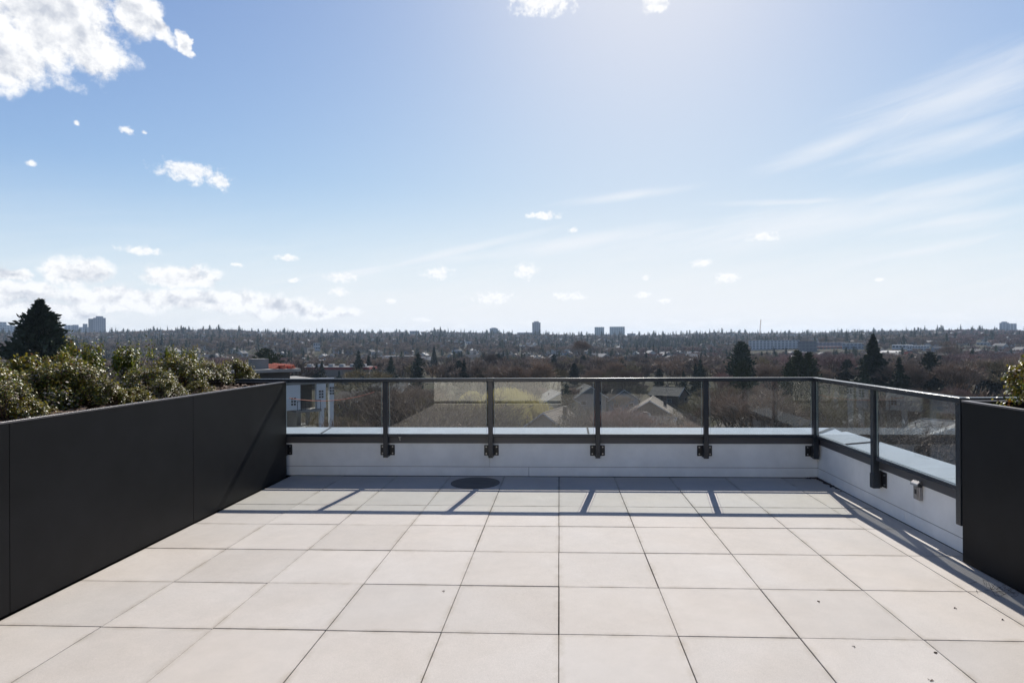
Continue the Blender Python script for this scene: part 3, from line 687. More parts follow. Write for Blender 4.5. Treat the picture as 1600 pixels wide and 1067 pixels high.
NEAR_T = [bare_template(s, 6, 5200, .075, .0028, TW[t], sp_, up_) for s, t, sp_, up_ in ((1, 'brown', 1, .35), (2, 'olive', 1.1, .2), (3, 'brown', .8, .5), (4, 'red', .9, .45))]
NEAR_T.append(bare_template(9, 6, 1500, .06, .0024, TW['brown'], 1.25, .15, r0=.034))
MID_T = [bare_template(s, 5, 2600, .085, .0058, TW[t], sp_, up_) for s, t, sp_, up_ in ((11, 'brown', 1, .35), (12, 'brown', .75, .6), (13, 'olive', 1.1, .2), (14, 'red', .85, .45), (15, 'brown', .9, .5), (16, 'red', 1, .3))]
FAR_T = [bare_template(s, 3, 420, .13, .016, TW[t], sp_, up_, True) for s, t, sp_, up_ in ((21, 'brown', 1, .35), (22, 'brown', .8, .5), (23, 'olive', 1, .3), (24, 'red', .9, .4), (25, 'brown', 1.1, .3))]

# ---- conifers
M_FIR = material('dark_fir_needles', (0.018, 0.029, 0.014), 0.85, obj_var=.3, alt=(0.034, 0.046, 0.018), vscale=.8)
M_CEDAR = material('cedar_green', (0.030, 0.040, 0.013), 0.85, obj_var=.2, alt=(0.075, 0.085, 0.026), vscale=.35)
def quads(m_, pts, dirs, L_, W_, mi, g):
    for p, d in zip(pts, dirs):
        d = Vector(d).normalized(); s_ = d.cross(Vector((g.gauss(0, 1), g.gauss(0, 1), g.gauss(0, .6)))).normalized()
        l_ = L_*g.uniform(.6, 1.3); w_ = W_*g.uniform(.6, 1.2)*.5; p = Vector(p); i = len(m_.v)
        m_.v += [tuple(p), tuple(p+d*l_*.5+s_*w_), tuple(p+d*l_), tuple(p+d*l_*.5-s_*w_)]; m_.f.append((i, i+1, i+2, i+3)); m_.m.append(mi)
def conifer(seed, kind, wr, nl, nb, nc, needle, joined=False):
    g = random.Random(seed); tk = MB().tube((0, 0, -.02), (0, 0, .97), .016, .002, 6 if not joined else 3); fo = MB()
    base_ = .06
    def prof(t):   # radius share at height t
        if kind == 'wide': return (1-t)**.80*(.88+.12*math.sin(t*37))
        if kind == 'spruce': return (1-t)**.95*(.9+.13*math.sin(t*23))
        if kind == 'egg': return (max(0, 1-t)**.55)*(.72+.28*min(1, t*5))
        if kind == 'column': return min(1, (1-t)*2.6)**.7*(.8+.2*min(1, t*6))
        return (1-t)**.7
    core = MB()
    for t in (0,):
        n_ = 7; hs2 = [base_+(.95-base_)*k/6 for k in range(7)]
        for a, b in zip(hs2[:-1], hs2[1:]): fo.tube((0, 0, a), (0, 0, b), wr*.48*prof((a-base_)/(1-base_))*g.uniform(.85, 1.1), wr*.48*prof((b-base_)/(1-base_)), n_)
    for li in range(nl):
        t = (li+g.random())/nl; z = base_+(.99-base_)*t; rr_ = wr*prof(t)
        for b in range(nb):
            a = g.uniform(0, 6.283); L_ = rr_*g.uniform(.62, 1.12)*(1.25 if g.random() < .15 else 1); dr = -.22 if kind == 'spruce' else (.05 if kind == 'wide' else .28)
            pts = []; ds_ = []
            for c_ in range(nc):
                u = (.3+.7*(c_+g.random())/nc); sag = dr*L_*u*u*(1 if kind == 'spruce' else 1)
                x, y = math.cos(a)*L_*u, math.sin(a)*L_*u
                pts.append((x+g.gauss(0, L_*.06), y+g.gauss(0, L_*.06), z+sag+g.gauss(0, .006)))
                ds_.append((math.cos(a)+g.gauss(0, .5), math.sin(a)+g.gauss(0, .5), (-.25 if kind == 'spruce' else (.45 if kind == 'wide' else .7))+g.gauss(0, .3)))
            s_ = .014+(.13 if kind != 'wide' else .075)*rr_
            quads(fo, pts, ds_, s_*1.5*(1.3 if nc < 5 else 1), s_*.75*(1.3 if nc < 5 else 1), 0, g)
    quads(fo, [(0, 0, .93+.02*i) for i in range(4)], [(g.gauss(0, .2), g.gauss(0, .2), 1) for _ in range(4)], .035, .012, 0, g)
    if joined:
        i = len(fo.v); fo.v += tk.v; fo.f += [tuple(i+k for k in f) for f in tk.f]; fo.m += [1]*len(tk.f); return raw_mesh(fo, 'conifer', [needle, M_BARK])
    return raw_mesh(tk, 'trunk', [M_BARK]), raw_mesh(fo, 'crown', [needle])
CN = {'bigspruce': conifer(50, 'spruce', .33, 66, 18, 13, M_FIR), 'wide': conifer(58, 'wide', .43, 60, 15, 15, M_FIR), 'spruce': conifer(51, 'spruce', .21, 40, 12, 8, M_FIR), 'spruce2': conifer(52, 'spruce', .27, 36, 11, 8, M_FIR),
      'fir': conifer(57, 'spruce', .34, 32, 11, 8, M_FIR),
      'egg': conifer(53, 'egg', .30, 40, 13, 6, M_FIR), 'cedar': conifer(54, 'egg', .26, 44, 13, 7, M_CEDAR), 'column': conifer(55, 'column', .16, 36, 12, 5, M_FIR), 'round': conifer(56, 'egg', .42, 34, 13, 6, M_CEDAR)}
CF = [conifer(61, 'spruce', .20, 14, 7, 3, M_FIR, True), conifer(62, 'egg', .27, 14, 7, 3, M_FIR, True), conifer(63, 'spruce', .28, 13, 7, 3, M_FIR, True), conifer(64, 'column', .2, 13, 7, 3, M_CEDAR, True)]

def tree(kind_meshes, x, y, h_, wscale, label, name, cat='tree', group=None):
    z = float(land(x, y))
    t_ = thing(name, label, cat, (x, y, z), rng.uniform(0, 6.28), group); t_.scale = (h_*wscale, h_*wscale, h_)
    link('trunk', kind_meshes[0], t_); link('crown', kind_meshes[1], t_); return t_
def con(px, ytop, D, kind, wpx, label, name='conifer'):
    q = P(px, ytop, D); z0 = float(land(q.x, q.y)); h_ = q.z-z0
    return tree(CN[kind], q.x, q.y, h_, 1.0, label, name)
CONS = [(62, 470, 92, 'wide', 0, 'big dark spruce rising over the left planter shrubs', 'spruce_tree'),
 (150, 553, 420, 'column', 0, 'small narrow dark conifer below the left twin towers', 'conifer'),
 (415, 544, 190, 'round', 0, 'broad rounded dark evergreen behind the roof with orange sheeting', 'evergreen_tree'),
 (503, 562, 300, 'spruce2', 0, 'small triangular dark conifer beside the red-roofed shops', 'conifer'),
 (560, 546, 330, 'fir', 0, 'taller left one of a close pair of dark conifers', 'conifer'),
 (576, 552, 345, 'spruce2', 0, 'shorter right one of a close pair of dark conifers', 'conifer'),
 (611, 556, 290, 'fir', 0, 'olive green conifer above the first railing bay', 'conifer'),
 (653, 552, 260, 'column', 0, 'dark blocky column conifer left of the pale reflection', 'conifer'),
 (678, 540, 480, 'spruce', 0, 'thin spruce on the slope above the column conifer', 'conifer'),
 (725, 560, 240, 'spruce2', 0, 'bristly dark green conifer above the mirrored white wall', 'conifer'),
 (897, 567, 300, 'egg', 0, 'low dark conifer right of the second railing bay', 'conifer'),
 (1030, 575, 280, 'egg', 0, 'small dim conifer right of the sun glint on the rail', 'conifer'),
 (1094, 560, 250, 'fir', 0, 'olive conifer left of the big dark cedar', 'conifer'),
 (1158, 533, 210, 'egg', 0, 'big black-green egg shaped cedar tallest in the right middle', 'cedar_tree'),
 (1160, 563, 165, 'cedar', 0, 'small olive cedar standing before the black-green one', 'cedar_tree'),
 (1246, 547, 185, 'cedar', 0, 'left peak of the twin green cedars at the rail corner', 'cedar_tree'),
 (1264, 550, 180, 'cedar', 0, 'right peak of the twin green cedars at the rail corner', 'cedar_tree'),
 (1234, 566, 170, 'cedar', 0, 'lower green cedar leaning against the left of the twin cedars', 'cedar_tree'),
 (1324, 561, 230, 'egg', 0, 'dark compact conifer right of the rail corner', 'conifer'),
 (1364, 522, 190, 'bigspruce', 0, 'tallest spruce right of the rail corner', 'spruce_tree'),
 (1405, 556, 170, 'fir', 0, 'dark spruce right of the tallest spruce', 'spruce_tree'),
 (1350, 566, 165, 'fir', 0, 'lower green fir at the left foot of the tallest spruce', 'fir_tree'),
 (1453, 549, 200, 'egg', 0, 'broad dark pine among red-brown bare trees', 'pine_tree'),
 (1555, 566, 190, 'bigspruce', 0, 'bluish spruce left of the right planter shrub', 'spruce_tree'),
 (1536, 582, 195, 'spruce2', 0, 'lower spruce at the left side of the bluish spruce', 'spruce_tree'),
 (1245, 590, 120, 'egg', 0, 'green conifer seen dark through the last back glass pane', 'conifer'),
 (885, 600, 150, 'column', 0, 'narrow conifer by the grey gabled house', 'conifer'),
 (1068, 578, 230, 'spruce2', 0, 'dim conifer between the rail glint and the olive conifer', 'conifer'),
 (495, 513, 1900, 'fir', 0, 'dark tree peak on the left skyline right of the crane', 'conifer'),
 (525, 516, 1500, 'egg', 0, 'dark dense clump of evergreens on the left slope', 'conifer'),
 (513, 528, 1300, 'egg', 0, 'left shoulder of the dark evergreen clump on the slope', 'conifer'),
 (688, 510, 1700, 'spruce2', 0, 'tall fir peaking above the middle skyline', 'fir_tree'),
 (694, 517, 1650, 'egg', 0, 'squat tree beside the tall fir on the middle skyline', 'conifer')]
for a in CONS: con(*a)

# ---- the willow and the big bare limbs near the glass
def willow(px, ytop, D, wpx, label):
    q = P(px, ytop, D); z0 = float(land(q.x, q.y)); h_ = q.z-z0; rad = wpx/2/F_PX*D; g = random.Random(5)
    t_ = thing('willow_tree', label, 'tree', (q.x, q.y, z0)); tk = MB(); lm = MB()
    tk.tube((0, 0, -.3), (.3, 0, h_*.32), .55, .42, 8)
    for i in range(9):
        a = 6.28*i/9+g.uniform(-.2, .2); p_ = Vector((.3, 0, h_*.30)); e_ = Vector((math.cos(a)*rad*.45, math.sin(a)*rad*.45, h_*g.uniform(.62, .8))); lm.tube(p_, e_, .28, .16, 5)
        e2 = Vector((math.cos(a)*rad*.8, math.sin(a)*rad*.8, h_*g.uniform(.72, .84))); lm.tube(e_, e2, .16, .06, 4)
    lm.m = [0]*len(lm.f)
    for i in range(15000):
        a = g.uniform(0, 6.283); u = g.random()**.5; lob = 1+.16*math.sin(a*5+1)+.1*math.sin(a*11)
        r_ = rad*u*lob*.95; zt = h_*(1-.42*u*u)*g.uniform(.72, 1.0); l_ = g.uniform(.6, 2.0)
        p_ = Vector((math.cos(a)*r_, math.sin(a)*r_, zt)); s_ = Vector((g.gauss(0, 1), g.gauss(0, 1), 0)).normalized()*.035
        d_ = Vector((math.cos(a)*.22, math.sin(a)*.22, -1))*l_; k = len(lm.v); lm.v += [tuple(p_-s_), tuple(p_+s_), tuple(p_+d_)]; lm.f.append((k, k+1, k+2)); lm.m.append(1)
    link('trunk', raw_mesh(tk, 'trunk', [M_BARK]), t_); link('crown', raw_mesh(lm, 'crown', [M_BARK, M_WILLOW]), t_)
willow(792, 603, 125, 135, 'pale yellow weeping willow behind the middle glass panes')
willow(738, 609, 140, 66, 'smaller yellow willow left of the big weeping willow')
NT = [(560, 600, 84, 0, 'nearest bare brown tree behind the first full glass pane'), (505, 618, 74, 1, 'bare tree before the unfinished white building'), (640, 588, 88, 0, 'bare dark limbed tree by the street behind the second pane'),
      (598, 592, 120, 2, 'tall bare tree behind the first railing post'), (680, 628, 70, 1, 'low spreading bare tree under the mirrored white wall'), (745, 596, 78, 1, 'bare tree with long curved limbs before the willow'),
      (905, 622, 92, 1, 'grey bare tree before the grey gabled house'), (968, 618, 80, 3, 'pinkish bare tree before the brown gabled roof'), (1128, 590, 95, 0, 'bare tree right of the third glass pane post'),
      (1062, 634, 100, 4, 'thin limbed bare tree over the brown gabled roof'), (1105, 612, 120, 1, 'olive bare tree beside the brown roof slope'), (1190, 600, 120, 2, 'slim bare tree under the black-green cedar'), (1330, 628, 76, 1, 'bare tree with crooked limbs behind the right glass'),
      (1290, 618, 120, 2, 'brown rounded bare tree behind the corner pane'), (1460, 640, 66, 4, 'nearest bare branches over the pale roofs at the right glass'), (1420, 612, 105, 1, 'bare tree between the two right glass panes'),
      (1500, 600, 150, 3, 'tall grey bare tree above the right rail'), (770, 548, 330, 2, 'tall bare tree above the middle rail'), (905, 528, 420, 2, 'tallest reddish bare poplar on the valley floor'),
      (1445, 600, 110, 2, 'brown bare tree behind the last right pane'), (530, 640, 62, 0, 'lowest bare tree against the coping of the first pane'), (1480, 530, 420, 0, 'tall bare tree standing out of the red-brown wood'),
      (1400, 632, 56, 4, 'dark crooked limbs crossing the right glass near the middle post'), (1488, 640, 54, 4, 'dark crooked limbs before the pale roof at the right end post'), (705, 612, 66, 4, 'thick dark limbs low behind the second pane'),
      (770, 604, 80, 4, 'thick curved limbs in front of the yellow willow'), (940, 626, 84, 4, 'thin dark limbs beside the third railing post'), (1225, 618, 92, 4, 'crooked tree low behind the fifth pane'), (620, 600, 78, 4, 'thick limbed tree just right of the first railing post')]
for px, yt, D, k, lb in NT:
    q = P(px, yt, D); z0 = float(land(q.x, q.y)); tree(NEAR_T[k], q.x, q.y, q.z-z0, 1.0, lb, 'bare_tree')

# ---- houses
RO = {k: material('roof_'+k, c_, r_, var=.15, vscale=1.2, obj_var=.15) for k, c_, r_ in (('grey', (0.075, 0.075, 0.08), .85), ('brown', (0.070, 0.052, 0.040), .9), ('pale', (0.13, 0.13, 0.135), .8), ('dark', (0.040, 0.040, 0.044), .85), ('red', (.12, .04, .03), .9))}
for k in list(RO): RO[k+'2'] = material('shingles_'+k, {'grey': (.09, .088, .085), 'brown': (.085, .062, .048), 'pale': (.15, .15, .15), 'dark': (.05, .048, .046), 'red': (.1, .04, .03)}[k], .9, var=.35, vscale=1.6)
WA = {k: material('wall_'+k, c_, .8, obj_var=.12) for k, c_ in (('white', (0.40, .40, .39)), ('beige', (.25, .22, .18)), ('blue', (.13, .17, .22)), ('grey', (.17, .17, .17)), ('brown', (.10, .075, .055)), ('cream', (.32, .29, .22)))}
def house(px, yridge, D, w_, d_, hr, rot, roof, wall, label, name='house'):
    q = P(px, yridge, D); z0 = float(land(q.x, q.y)); H = q.z-z0; he = H-hr
    t_ = thing(name, label, 'house', (q.x, q.y, z0), R(rot)); a, b = w_/2, d_/2
    wl = MB().box((-a, -b, -.3), (a, b, he)); wl.poly([(-a, -b, he+.001), (a, -b, he+.001), (0, -b, H-.12)]); wl.poly([(a, b, he+.001), (-a, b, he+.001), (0, b, H-.12)])
    link('wall', wl.mesh('wall', WA[wall]), t_); o_ = .5; th = .18; sl = hr/a
    for s in (-1, 1):
        xe = s*(a+o_); ze = he-o_*sl
        rf = MB(); pts = [(0, H), (xe, ze), (xe, ze+th), (0, H+th)]
        rf.prism(pts if s > 0 else pts[::-1], 'y', -b-o_, b+o_); rfo = link('roof', rf.mesh('roof', RO[roof]), t_)
        cr = MB(); nc_ = int(math.hypot(a+o_, hr)/.42)
        for c_ in range(nc_):
            u0, u1 = c_/nc_, (c_+1.06)/nc_; xa, xb_ = s*(a+o_)*u0, s*(a+o_)*min(1.0, u1); za, zb_ = H-(H-he+o_*sl)*u0, H-(H-he+o_*sl)*min(1.0, u1)
            y_ = -b-o_
            while y_ < b+o_-.3:
                y2 = min(b+o_, y_+random.uniform(.7, 2.2)); e_ = random.uniform(.015, .05)
                cr.poly([(xa, y_+.02, za+th+.012), (xb_, y_+.02, zb_+th+.03+e_), (xb_, y2-.02, zb_+th+.03+e_), (xa, y2-.02, za+th+.012)][::s]); cr.poly([(xb_, y_+.02, zb_+th+.03+e_), (xb_, y_+.02, zb_+th), (xb_, y2-.02, zb_+th), (xb_, y2-.02, zb_+th+.03+e_)]); y_ = y2
        tag(link('shingles', cr.mesh('shingles', RO[roof+'2'] if random.random() < .5 else RO[roof]), rfo), kind='stuff')
    for s in (-1, 1):
        rf = MB().tube((s*(a+o_), -b-o_-.02, he-o_*sl+.08), (0, -b-o_-.02, H+.08), .13, .13, 4, 0, True); link('bargeboard', rf.mesh('bargeboard', WA['white']), t_)
    link('ridge_cap', MB().box((-.16, -b-o_, H+th-.03), (.16, b+o_, H+th+.05)).mesh('ridge_cap', RO[roof]), t_)
    wz = he-1.5
    for k, x in enumerate((-a*.5, a*.5)):
        f_ = boxo('window', (x-.75, -b-.06, wz-.6), (x+.75, -b-.005, wz+.6), WA['white'], t_); boxo('pane', (x-.65, -b-.08, wz-.5), (x+.65, -b-.061, wz+.5), M_WIN, f_)
    for y in (-b*.4, b*.4):
        f_ = boxo('window', (-a-.06, y-.7, wz-.6), (-a-.005, y+.7, wz+.6), WA['white'], t_); boxo('pane', (-a-.08, y-.6, wz-.5), (-a-.061, y+.6, wz+.5), M_WIN, f_)
    boxo('chimney', (a*.35, b*.2, H-hr*.6), (a*.35+.7, b*.2+.7, H+.7), WA['brown'], t_)
    link('roof_vent', MB().tube((-a*.4, 0, he+hr*.5), (-a*.4, 0, H-hr*.1), .12, .12, 6, 0, True).mesh('roof_vent', WA['grey']), t_)
    return t_
for a in [(918, 603, 165, 8, 10, 2.6, 8, 'dark', 'grey', 'grey gabled house left of the third railing post'),
          (866, 641, 118, 8, 11, 2.8, -20, 'brown', 'beige', 'brown roofed gabled house at the coping under the willow'),
          (868, 612, 155, 9, 10, 2.4, 15, 'grey', 'cream', 'house with pale gable seen through the mirrored wall edge'),
          (963, 608, 170, 9, 9, 2.6, 20, 'dark', 'blue', 'blue-grey gabled house right of the third railing post'),
          (1018, 623, 140, 15, 12, 4.6, -12, 'brown', 'brown', 'large brown roofed house filling the third bay'),
          (975, 646, 108, 6, 8, 1.6, 75, 'pale', 'white', 'pale shed roof at the coping below the blue house'),
          (1015, 652, 104, 8, 8, 1.8, 70, 'grey', 'white', 'grey low roof with white edge beside the pale shed'),
          (700, 648, 105, 12, 14, 2.6, 30, 'grey', 'white', 'grey roofed house low behind the second glass pane'),
          (1045, 605, 190, 9, 9, 2.2, 60, 'dark', 'brown', 'dark cottage behind the large brown roof'),
          (1212, 640, 118, 18, 14, 4.0, 25, 'brown', 'grey', 'dull brown roof behind the fourth glass pane'),
          (1440, 655, 96, 12, 15, 2.6, 40, 'pale', 'white', 'pale grey roof with branches across it at the right glass'),
          (1492, 664, 92, 10, 12, 2.2, -35, 'pale', 'grey', 'second pale roof right of the branch-covered one'),
          (1372, 648, 140, 10, 12, 2.4, 10, 'grey', 'white', 'grey house roof between the right glass panes'),
          (1368, 622, 200, 10, 12, 2.4, 50, 'pale', 'cream', 'far pale roof behind the crooked bare tree'),
          (610, 600, 205, 16, 12, 2.4, 85, 'grey', 'beige', 'low house with bright roof behind the first pane top'),
          (556, 612, 190, 12, 10, 2.4, 70, 'brown', 'brown', 'brown house roof right of the unfinished building'),
          (1560, 585, 260, 12, 12, 2.4, 30, 'pale', 'white', 'pale house roof under the right rail skyline')]:
    house(*a)

# ---- mid-rise under construction, left
cb_ = P(520, 535, 66); bt = thing('apartment_block', 'unfinished white apartment block with bare columns behind the left glass', 'building', (cb_.x, cb_.y, GZ), R(42))
M_WRAP = material('pale_blue_building_wrap', (0.62, 0.64, 0.66), .7, var=.06, vscale=.6); M_SLAB = material('raw_concrete_slab', (0.20, 0.195, 0.185), .85, var=.2, vscale=.8); M_ORANGE = material('orange_sheeting', (0.50, 0.13, 0.07), .7, var=.3, vscale=2); M_FORM = material('plywood_form', (.30, .2, .1), .8, var=.3)
def bp_(nm, a, b, mt, par=bt): return boxo(nm, a, b, mt, par)
zt = 17.2
bp_('roof_slab', (-16, -.3, zt), (0, 12, zt+.3), M_SLAB); bp_('parapet', (-16, -.35, zt+.301), (0, -.15, zt+.62), M_WRAP)
bp_('upper_wall', (-16, 3.0, zt+.301), (-3.6, 3.2, zt+1.3), M_DARK); bp_('upper_roof', (-16, 1.6, zt+1.301), (-2.9, 12, zt+1.62), M_SLAB)
for i in range(9): bp_('roof_sheet', (-5.5+i*.28, 2.0+.5*(i % 3), zt+1.621), (-5.25+i*.28, 9.5, zt+1.75+.09*(i % 4)), M_ORANGE)
bp_('stair_tower', (-7.3, 3.4, zt+1.621), (-5.7, 5.2, zt+2.7), M_SLAB); bp_('roof_duct', (-9.4, 3, zt+1.621), (-8.2, 5, zt+2.1), M_DARK)
for x0, x1, zb in ((-16, -3.6, zt-2.6), (-1.9, -.9, zt-2.6), (-.5, 0, zt-2.0)): bp_('wall', (x0, -.3, zb), (x1, .2, zt-.002), M_WRAP)
bp_('balcony_back', (-3.59, 1.1, zt-2.6), (-1.91, 1.3, zt-.002), M_DARK); bp_('balcony_slab', (-4.2, -.9, zt-2.85), (-1.6, 1.2, zt-2.62), M_SLAB)
for k in range(7): bp_('baluster', (-4.1+k*.4, -.86, zt-2.619), (-4.06+k*.4, -.82, zt-1.7), M_METAL)
bp_('handrail', (-4.15, -.88, zt-1.699), (-1.65, -.80, zt-1.64), M_METAL)
for x, z in ((-4.55, zt-1.5), (-1.65, zt-.9), (-.48, zt-.6)):
    for k in range(2):
        for u in range(3):
            bp_('window', (x+k*.28, -.325, z-u*.30), (x+k*.28+.2, -.301, z-u*.30+.2), M_DARK)
for lv in range(1, 6): bp_('floor_slab', (-16, .21, zt-2.7-lv*2.75), (-.1, 12, zt-2.45-lv*2.75), M_SLAB)
for x, zz_ in ((-14, 2.61), (-10.5, 2.61), (-7.6, 2.61), (-5.2, 2.61), (-1.3, 2.61), (-.25, 2.01)):
    bp_('column', (x-.22, -.25, 0), (x+.22, .19, zt-zz_), M_WRAP); bp_('column', (x-.2, 7, 0), (x+.2, 7.4, zt-2.7), M_SLAB)
for x in (-6.6, -3.4): bp_('wall_panel', (x-.9, 4.0, 0), (x+.8, 4.15, zt-2.9), M_SLAB)
for i in range(6): bp_('guard_board', (-5.6+i*.85, -.40, zt-5.4-.9*(i % 3)), (-5.2+i*.85, -.31, zt-5.2-.9*(i % 3)), M_ORANGE if i % 2 else M_WRAP)
rp = MB(); pv = None
for i in range(25):
    t = i/24; a = P(452, 622, 57); b = P(585, 612, 64); p_ = a.lerp(b, t) + Vector((0, 0, -1.0*4*t*(1-t)*.55))
    if pv is not None: rp.tube(pv, p_, .035, .035, 4)
    pv = p_
tag(link('orange_rope', rp.mesh('orange_rope', M_ORANGE)), 'sagging orange rope strung across the unfinished block', 'rope')
# red-fronted shops left of centre
q = P(520, 566, 330); zz = float(land(q.x, q.y)); sh = thing('shop_row', 'low flat-roofed shops with a red fascia beyond the first pane', 'building', (q.x, q.y, zz))
M_RED = material('red_fascia', (.26, .05, .04), .6)
boxo('wall', (-22, 0, -.3), (20, 14, 7.2), WA['beige'], sh); boxo('fascia', (-22.2, -.25, 7.21), (20.2, 14.1, 8.4), M_RED, sh); boxo('roof', (-21, .2, 8.41), (19, 13.5, 8.7), RO['pale'], sh)
for i in range(9): boxo('window', (-20+i*4.4, -.08, 1), (-17+i*4.4, -.004, 3.6), M_WIN, sh)
for i in range(6): boxo('roof_unit', (-16+i*6, 4, 8.71), (-13.5+i*6, 7, 10.1), WA['white'], sh)

# ---- towers and large far buildings
TWM = {k: material('tower_'+k, c_, .6) for k, c_ in (('grey', (.17, .18, .21)), ('bluegrey', (.20, .25, .30)), ('dark', (.055, .075, .10)), ('white', (.42, .45, .47)), ('green', (.28, .35, .36)), ('red', (.22, .06, .05)))}
M_TWIN = material('tower_window', (.05, .07, .10), .25)
def tower(px0, px1, ytop, D, mats, label, floors=18, cols=5, crown=True, name='tower_block', cat='tower', ybase=None, proud=.0):
    a = P(px0, ytop, D); b = P(px1, ytop, D); w_ = (b-a).length; z0 = float(land(a.x, a.y))-3
    if ybase: z0 = P(px0, ybase, D).z
    H = a.z-z0; c0 = (a+b)/2; dep = min(w_, 30)
    t_ = thing(name, label, cat, (c0.x, c0.y, z0), math.atan2(c0.x, c0.y-CAM.y)*-1)
    boxo('wall', (-w_/2, 0, 0), (w_/2, dep, H*(.93 if crown else 1)), TWM[mats], t_)
    if crown: boxo('roof', (-w_*.3, dep*.2, H*.93+.01), (w_*.3, dep*.8, H), TWM[mats], t_)
    fh = H*(.93 if crown else 1)/floors; cw = w_/cols
    for i in range(floors):
        m_ = MB()
        for j in range(cols): m_.box((-w_/2+cw*(j+.2), -.22, fh*(i+.3)), (-w_/2+cw*(j+.8), -.02, fh*(i+.78)))
        tag(link('window_row', m_.mesh('window_row', M_TWIN), t_), kind='stuff')
    return t_
tower(147.5, 163.5, 494, 2500, 'grey', 'taller grey slab tower of the left twin towers', 20, 6)
tower(139, 148, 498, 2520, 'dark', 'shorter dark slab tower of the left twin towers', 18, 3, False)
tower(765, 778, 512, 2600, 'bluegrey', 'small pale tower on the skyline left of the tallest middle tower', 10, 4)
tower(831.5, 844.5, 502, 2500, 'grey', 'slim tallest tower on the middle skyline', 20, 4)
tower(929, 944, 511, 2500, 'green', 'left of the two wide glassy towers right of the middle', 14, 5, False)
tower(952.5, 976, 510.5, 2500, 'green', 'right and wider of the two glassy towers right of the middle', 14, 7, False)
tower(1563, 1575, 502.5, 2200, 'bluegrey', 'darker left half of the tower block at the far right', 16, 3)
tower(1575.5, 1587, 505.5, 2200, 'white', 'white right half of the tower block at the far right', 15, 3, False)
for i, (a, b, y, k) in enumerate([(-6, 8, 503, 'bluegrey'), (8.5, 17, 508, 'green'), (17.5, 28, 509, 'bluegrey'), (102, 114, 508, 'white'), (114.5, 122, 507.5, 'bluegrey'), (130, 136, 506, 'bluegrey'), (125, 139, 511, 'white'), (36, 44, 511, 'grey')]):
    tower(a, b, y, 2700, k, 'far bluish tower %s of the left horizon' % ['at the very left edge', 'second from the left edge', 'left of the big spruce', 'right of the big spruce', 'next right after the white one by the spruce', 'thin one before the twin towers', 'low wide one before the twin towers', 'peeping through the spruce top'][i], 8, 3, False)
CLEAR = []
for a, b, yt, yb, k, fl_, cl_, D, lb in [(1172, 1246, 532, 546, 'white', 5, 14, 1500, 'long white slab block with window rows right of the cedar'), (1248, 1275, 533, 549, 'dark', 4, 5, 1500, 'dark block beside the long white slab block'),
        (1276, 1318, 535, 543, 'grey', 3, 8, 1500, 'grey and red terrace block right of the dark block'), (1318, 1350, 536.5, 545, 'bluegrey', 3, 6, 1520, 'low blue-grey block left of the tallest spruce'), (1267, 1278, 529, 534, 'white', 1, 2, 1510, 'white roof house on the dark block'),
        (1277, 1318, 541.5, 544.5, 'red', 1, 8, 1480, 'red storey of the terrace block'), (1396, 1424, 539, 546, 'white', 2, 6, 1300, 'cream low block in the distance right of the tallest spruce'), (1418, 1424, 541, 552, 'white', 3, 2, 1260, 'white corner block below the cream one'),
        (1427, 1450, 540, 548, 'white', 3, 6, 1300, 'white windowed block above the broad pine'), (1528, 1545, 535, 539, 'white', 1, 4, 1400, 'low white shed left of the far right tower'), (1565, 1600, 521.5, 530, 'bluegrey', 3, 7, 2100, 'podium of the far right tower'),
        (490, 500, 536, 548, 'white', 3, 3, 1100, 'small pale tower house on the left slope'), (706, 722, 547.5, 552, 'bluegrey', 1, 4, 900, 'low blue-ended shed left of the middle'), (810, 838, 540, 543, 'white', 1, 7, 1100, 'long flat white roofed school below the tallest middle tower'),
        (727, 738, 533.5, 537, 'white', 1, 3, 1400, 'pale flat block on the slope left of the middle'), (866, 872, 569, 572, 'white', 1, 2, 450, 'pale little building among bare trees right of the middle'), (808, 832, 519.5, 524, 'grey', 2, 5, 2400, 'low wide block left of the tallest middle tower'),
        (980, 993, 521, 526, 'grey', 2, 4, 2450, 'low annexe right of the glassy towers'), (944.5, 952, 522, 526, 'grey', 1, 3, 2480, 'low link between the glassy towers'), (640, 655, 517, 522, 'grey', 2, 4, 2280, 'low block on the skyline left of the tall fir')]:
    D = D if D > 2000 else ground_D((a+b)/2, yb+.5)
    CLEAR.append((a-3, b+3, D)); tower(a, b, yt, D, k, lb, fl_, cl_, False, 'distant_building', 'building', ybase=yb+4)
def mast(px, ytop, ybot, D, lean, head, label, name):
    a = P(px, ybot, D); b = P(px+lean, ytop, D); t_ = thing(name, label, 'crane' if 'crane' in name else 'mast', tuple(a)); h_ = b-a; r_ = D*.0007
    for s in (-1, 1):
        link('mast', MB().tube((s*r_, 0, 0), tuple(h_+Vector((s*r_*.6, 0, 0))), r_*.45, r_*.35, 4, 0, True).mesh('mast', head[0]), t_)
    if head[1]: 
        boxo('floodlight' if 'flood' in name else 'jib', (-head[1], -1, h_.z-head[2]), (head[1]*.8, 1, h_.z-head[2]+head[2]*.35), head[0], t_); boxo('cab', (-head[1]*.9, -1.2, h_.z-head[2]*1.6), (-head[1]*.35, 1.2, h_.z-head[2]*1.01), TWM['dark'], t_)
    return t_
mast(251.5, 514, 534, 1000, 0, (TWM['white'], 3.0, 2.4), 'pale tower crane mast with dark head on the left skyline', 'tower_crane')
mast(1186, 499, 533, 1450, 3, (material('crane_orange', (.45, .2, .12), .6), 0, 0), 'thin leaning orange crane jib above the long white slab block', 'tower_crane')
q = P(1418, 548, 620); zz = float(land(q.x, q.y)); gy = thing('arena_hall', 'pale curved roof hall with orange gable in the right distance', 'building', (q.x, q.y, zz), R(10))
m_ = MB(); hz_ = q.z-zz
